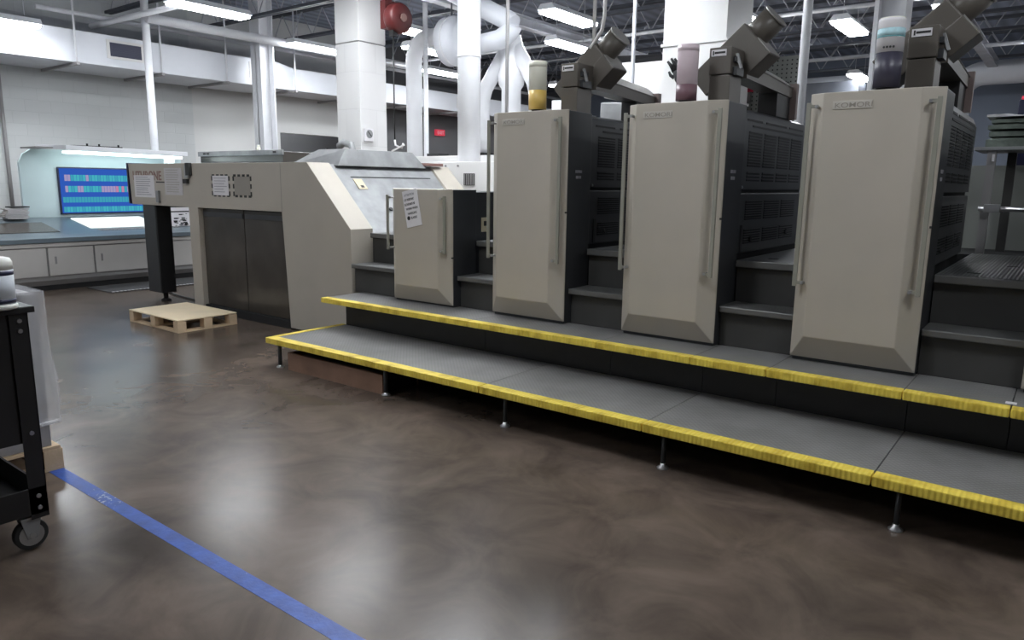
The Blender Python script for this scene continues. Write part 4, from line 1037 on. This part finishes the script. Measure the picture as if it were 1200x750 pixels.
# anti-fatigue mat with white dashes
t = thing('floor_mat', (-10.4, 5.3, 0), 'dark floor mat with a white dashed edge in front of the console', 'mat')
MB().box(-10.84, -10.08, 4.40, 6.3, 0, .012, .003).build('pad', 'mat', t)
b = MB()
for k in range(35): b.box(-10.135, -10.095, 4.42 + k * .052, 4.42 + k * .052 + .032, .0115, .0145)
b.build('dashes', 'paper', t)
pipe('power_cable', [(-9.9, 5.0, .02), (-9.3, 4.85, .012), (-8.7, 4.8, .012), (-8.15, 4.95, .012), (-7.95, 5.3, .012)], .011, 'black cable lying on the floor behind the delivery leg', 'cable', 'black', n=8)

# ================================================================== BACKGROUND
t = thing('air_cabinet', (-6.2, 8.1, 0), 'tall pale cabinet under the white branch duct, behind the vented cabinet', 'cabinet')
MB().box(-7.40, -4.95, 7.35, 8.9, 0, 1.86, .01).build('body', 'white', t)
MB().box(-7.20, -6.98, 7.45, 7.65, 1.86, 1.90).build('top_plug', 'ink', t)
t = thing('blower_cabinet', (-6.1, 7.0, 0), 'light grey cabinet with a black vent grille behind the low unit', 'cabinet')
MB().box(-6.85, -5.30, 6.75, 7.32, 0, 1.76, .01).build('body', 'white', t)
gr = MB().box(-5.91, -5.74, 6.742, 6.75, 1.48, 1.62).build('vent_grille', 'ink', t)
b = MB()
for k in range(5): b.box(-5.90 + k * .034, -5.885 + k * .034, 6.736, 6.743, 1.485, 1.615)
b.build('fins', 'kick', gr)
for x in (-6.20, -6.00): MB().tube([(x, 6.75, 1.71), (x, 6.735, 1.71)], .013, 10).build('screw', 'kick', t)
t = thing('folding_machine', (-4.4, 8.9, 0), 'big white machine cabinet seen above the leftmost ink-feed arm', 'machine')
MB().box(-4.78, -4.42, 8.05, 10.2, 2.55, 2.95, .02).build('front_hood', 'white', t)
MB().box(-4.415, -3.98, 8.05, 10.2, 2.50, 2.93, .02).build('side_hood', 'white', t)
MB().box(-4.85, -3.98, 8.2, 10.2, 0, 2.5, .01).build('body', 'olive', t)
MB().hull([(-5.0, 8.2, 2.96), (-3.98, 8.2, 2.94), (-3.98, 10.3, 2.94), (-5.0, 10.3, 2.96)], [(-4.8, 8.4, 3.10), (-4.1, 8.4, 3.06), (-4.1, 10.1, 3.06), (-4.8, 10.1, 3.10)], .02).build('dark_lid', 'black', t)
MB().box(-4.70, -4.62, 8.1, 8.19, 0, 2.5).build('frame_post', 'white', t)
MB().box(-4.50, -4.30, 8.12, 8.19, 2.44, 2.56).build('blue_panel', 'bluebox', t)
MB().box(-4.46, -4.26, 8.10, 8.19, 2.30, 2.42, .01).build('control_box', 'navy', t)
# roller behind leftmost tower top
t = thing('roller_stand', (-3.9, 6.3, 0), 'grey rolled guard with small handles behind the leftmost tower top', 'roller')
MB().prism([(-3.95, 1.021), (-3.35, 1.021), (-3.35, 2.12), (-3.42, 2.30), (-3.95, 2.32)], 6.6, 7.1, 'Y', .01).build('guard', 'galv', t)
MB().tube([(-3.36, 6.7, 2.06), (-3.30, 6.62, 2.10), (-3.24, 6.60, 2.2), (-3.16, 6.60, 2.08)], .02, 10).build('handle', 'black', t)
# pegboard
t = thing('tool_board', (-2.95, 8.9, 0), 'grey pegboard with red tools behind the middle tall tower', 'pegboard')
pbx0, pbx1, pby = -3.75, -2.72, 8.95
MB().box(pbx0, pbx1, pby, pby + .03, 0.9, 3.0).box(pbx0, pbx0 + .06, pby + .03, pby + .1, 0, 3.0).box(pbx1 - .06, pbx1, pby + .03, pby + .1, 0, 3.0).build('board', 'olive', t)
b = MB()
for i in range(18):
    for j in range(14): b.box(pbx0 + .05 + i * .055, pbx0 + .065 + i * .055, pby - .003, pby, 2.32 + j * .048, 2.335 + j * .048)
tag(b.build('peg_holes', 'blackmatte', t), kind='stuff')
def tool(parts, label, cat, name):
    q = thing(name, (parts[0][0], pby - .02, parts[0][2]), label, cat)
    for i, (x0, x1, z0, z1, m, nm) in enumerate(parts): MB().box(x0, x1, pby - .03, pby - .004, z0, z1, .006).build(nm, m, q)
tool([(-3.34, -3.24, 2.62, 2.90, 'scarlet', 'grip'), (-3.31, -3.27, 2.50, 2.62, 'steel', 'blade')], 'large red-handled tool hanging on the pegboard', 'tool', 'hand_tool')
tool([(-3.62, -3.58, 2.55, 2.80, 'cream', 'grip'), (-3.61, -3.59, 2.46, 2.55, 'steel', 'blade')], 'yellow-handled tool at the left side of the pegboard', 'tool', 'hand_tool')
tool([(-3.56, -3.47, 2.44, 2.60, 'scarlet', 'handle'), (-3.53, -3.50, 2.60, 2.70, 'ink', 'jaw')], 'short red tool beside the yellow-handled tool on the pegboard', 'tool', 'hand_tool')
tool([(-3.16, -3.12, 2.46, 2.58, 'scarlet', 'grip'), (-3.15, -3.13, 2.58, 2.63, 'steel', 'blade')], 'small red driver low on the pegboard, left of its twin', 'tool', 'screwdriver')
tool([(-3.08, -3.04, 2.46, 2.58, 'scarlet', 'grip'), (-3.07, -3.05, 2.58, 2.63, 'steel', 'blade')], 'small red driver low on the pegboard, right of its twin', 'tool', 'screwdriver')
tool([(-2.97, -2.83, 2.68, 2.71, 'ink', 'jaw'), (-2.92, -2.89, 2.50, 2.68, 'galv', 'handle')], 'black-jawed clamp hanging at the right of the pegboard', 'tool', 'clamp')
tag(MB().tube([(-2.24, 7.0, 1.021), (-2.24, 7.0, 2.36)], .035, 12).build('white_tube', 'white'), 'short white upright tube behind the middle tower beside the drop pipe', 'tube')
# glove on a stand by the wide pillar
t = thing('work_glove', (-3.75, 7.8, 2.7), 'black work glove held up against the wide white pillar', 'glove')
sk = MB()
gx, gy = -3.72, 7.84
sk.tube([(gx + .06, gy, 2.60), (gx + .03, gy, 2.68), (gx, gy, 2.76)], [.035, .052, .048], 12)
for k, (dx, dz, L_) in enumerate(((-.035, .02, .10), (-.012, .03, .12), (.012, .03, .115), (.032, .02, .09))):
    sk.tube([(gx + dx, gy, 2.75), (gx + dx * 1.6 - .02, gy - .01, 2.75 + dz + L_ * .6), (gx + dx * 1.8 - .045, gy - .025, 2.75 + dz + L_)], [.020, .019, .012], 8)
sk.tube([(gx - .03, gy, 2.69), (gx - .07, gy - .01, 2.72), (gx - .09, gy - .015, 2.76)], [.021, .019, .012], 8)
sk.build('palm_and_fingers', 'blackmatte', t)
MB().bar((gx + .06, gy, 2.60), (gx + .10, 7.95, 2.5), .02, .02).build('hook', 'steel', t)

# rag shelf behind the nearest steps
t = thing('rag_shelf', (-0.2, 6.8, 0), 'grey steel shelf with posts at the far end of the ribbed walkway', 'shelf')
MB().box(-0.66, 1.2, 6.5, 7.1, 1.79, 1.815, .003).build('shelf_board', 'galv', t)
MB().box(-0.575, -0.52, 6.52, 6.58, 1.021, 1.79).build('post', 'kick', t)
MB().box(-0.48, -0.42, 6.98, 7.04, 1.021, 1.79).build('post', 'riser', t)
MB().box(1.1, 1.16, 6.52, 6.58, 0, 1.79).build('post', 'kick', t)
r_ = MB().tube([(-0.585, 6.46, 1.365), (1.15, 6.46, 1.365)], .017, 12).build('cross_rail', 'steel', t)
MB().box(-.55, -.45, 6.435, 6.485, 1.34, 1.40, .005).build('rail_clamp', 'zinc', r_)
MB().box(-0.80, 1.1, 7.2, 7.24, 1.021, 1.70).build('back_panel', 'olive', t)
MB().box(-0.54, -0.525, 6.48, 6.50, 1.71, 1.76).build('white_clip', 'paper', t)
random.seed(5)
rl = ['white rag draped on top of the rag pile', 'pale green rag second from the top of the pile', 'grey-green folded rag in the middle of the pile', 'green-grey folded rag low in the pile', 'dark green folded rag at the bottom of the pile']
z = 1.816
for k in range(5):
    h = [.075, .05, .045, .04, .022][k]
    b = bmesh.new(); nx, ny = 22, 10
    X0, X1, Y0, Y1 = -.60 + [.0, .014, .004, .02, -.01][k], .30 + k * .01, 6.56 + [.0, .012, -.008, .01, -.015][k], 6.98
    lo_, hi_ = [], []
    for i in range(nx + 1):
        l1, l2 = [], []
        for j in range(ny + 1):
            x = X0 + (X1 - X0) * i / nx; y = Y0 + (Y1 - Y0) * j / ny
            e_ = min(1, 12 * min(i / nx, 1 - i / nx, j / ny, 1 - j / ny) + .72)
            w_ = .022 * noise.noise(Vector((x * 7, y * 7, k * 3.1)))
            yy = y + .012 * noise.noise(Vector((x * 9, k * 2.0, 0)))
            l1.append(b.verts.new((x, yy, z + .001))); l2.append(b.verts.new((x, yy, z + max(.006, h * e_ - abs(w_) - .001 + (0.018 * math.sin(x * 7) if k == 4 else 0)))))
        lo_.append(l1); hi_.append(l2)
    for i in range(nx):
        for j in range(ny):
            f = b.faces.new((hi_[i][j], hi_[i + 1][j], hi_[i + 1][j + 1], hi_[i][j + 1])); f.smooth = True
            b.faces.new((lo_[i][j], lo_[i][j + 1], lo_[i + 1][j + 1], lo_[i + 1][j]))
    for i in range(nx):
        b.faces.new((lo_[i][0], lo_[i + 1][0], hi_[i + 1][0], hi_[i][0])); b.faces.new((lo_[i + 1][ny], lo_[i][ny], hi_[i][ny], hi_[i + 1][ny]))
    for j in range(ny):
        b.faces.new((lo_[0][j + 1], lo_[0][j], hi_[0][j], hi_[0][j + 1])); b.faces.new((lo_[nx][j], lo_[nx][j + 1], hi_[nx][j + 1], hi_[nx][j]))
    q = MB(); q._merge(b)
    tag(q.build('folded_rag', 'ragw' if k == 4 else 'rag'), rl[4 - k], 'rag')
    z += h + .001
t = thing('warning_beacon', (-0.33, 7.2, 1.9), 'dark blue beacon with a red lamp above the rag shelf at the right edge', 'beacon')
MB().box(-.475, -.35, 7.3, 7.42, 0, 2.22, .01).build('housing', 'navy', t)
MB().box(-.46, -.35, 7.31, 7.41, 2.22, 2.25, .008).build('red_lamp', 'redlit', t)
t = thing('far_cabinet', (1.0, 9.0, 0), 'dim machine standing behind the rag shelf', 'machine')
MB().box(-.2, 2.5, 8.6, 10.5, 0, 1.78, .02).build('body', 'dark', t)
MB().box(-.1, 1.2, 8.57, 8.6, 1.45, 1.72).build('white_cover', 'white', t)

GROUPS = {'printing_unit': 'tall printing towers of the press', 'access_steps': 'steps between the press units', 'ink_feeder': 'ink-feed arms on the towers',
          'ink_cartridge': 'ink bottles on the towers', 'platform_section': 'sections of the lower platform', 'step_platform': 'sections of the upper platform',
          'paper_notice': 'paper notices on the press', 'folded_rag': 'folded rags on the shelf', 'sprinkler_pipe': 'sprinkler pipes under the roof',
          'hand_tool': 'tools on the pegboard', 'screwdriver': 'small red drivers on the pegboard', 'roof_girder': 'roof girders', 'conduit': 'thin conduits',
          'heating_duct': 'ducts on the far wall', 'pallet': 'wooden pallets'}
for o in bpy.data.objects:
    k = o.name.split('.')[0]
    if o.parent is None and k in GROUPS and 'group' not in o: o['group'] = GROUPS[k]
# ------------------------------------------------------------------ clean temporary props
for o in bpy.data.objects:
    if '_base' in o: del o['_base']

# ================================================================== CAMERA, WORLD, COLOUR
yaw, pitch, roll, F = -0.652052982, 0.18422429, 0.012973587, 854.1015
fw = Vector((math.sin(yaw) * math.cos(pitch), math.cos(yaw) * math.cos(pitch), -math.sin(pitch)))
rt = Vector((math.cos(yaw), -math.sin(yaw), 0)); up = rt.cross(fw)
r2 = rt * math.cos(roll) + up * math.sin(roll); u2 = up * math.cos(roll) - rt * math.sin(roll)
cam = bpy.data.cameras.new('camera'); co = bpy.data.objects.new('camera', cam); C.objects.link(co)
Mx = Matrix((r2, u2, -fw)).transposed().to_4x4(); Mx.translation = (0, 0, 1.5)
co.matrix_world = Mx
cam.sensor_fit = 'HORIZONTAL'; cam.sensor_width = 36; cam.lens = F / 1200 * 36; cam.clip_start = 0.02; cam.clip_end = 200
SC.camera = co
wd = bpy.data.worlds.new('world'); SC.world = wd; wd.use_nodes = True
bg = wd.node_tree.nodes['Background']; bg.inputs['Color'].default_value = (0.5, 0.6, 0.8, 1); bg.inputs['Strength'].default_value = 0.0
SC.view_settings.view_transform = 'Standard'; SC.view_settings.look = 'None'
SC.view_settings.gamma = 1; SC.view_settings.use_curve_mapping = False
SC.view_settings.exposure = 1.9
SC.cycles.max_bounces = 8; SC.cycles.diffuse_bounces = 5; SC.cycles.transparent_max_bounces = 12
SC.cycles.sample_clamp_indirect = 6.0
SC.cycles.use_denoising = True
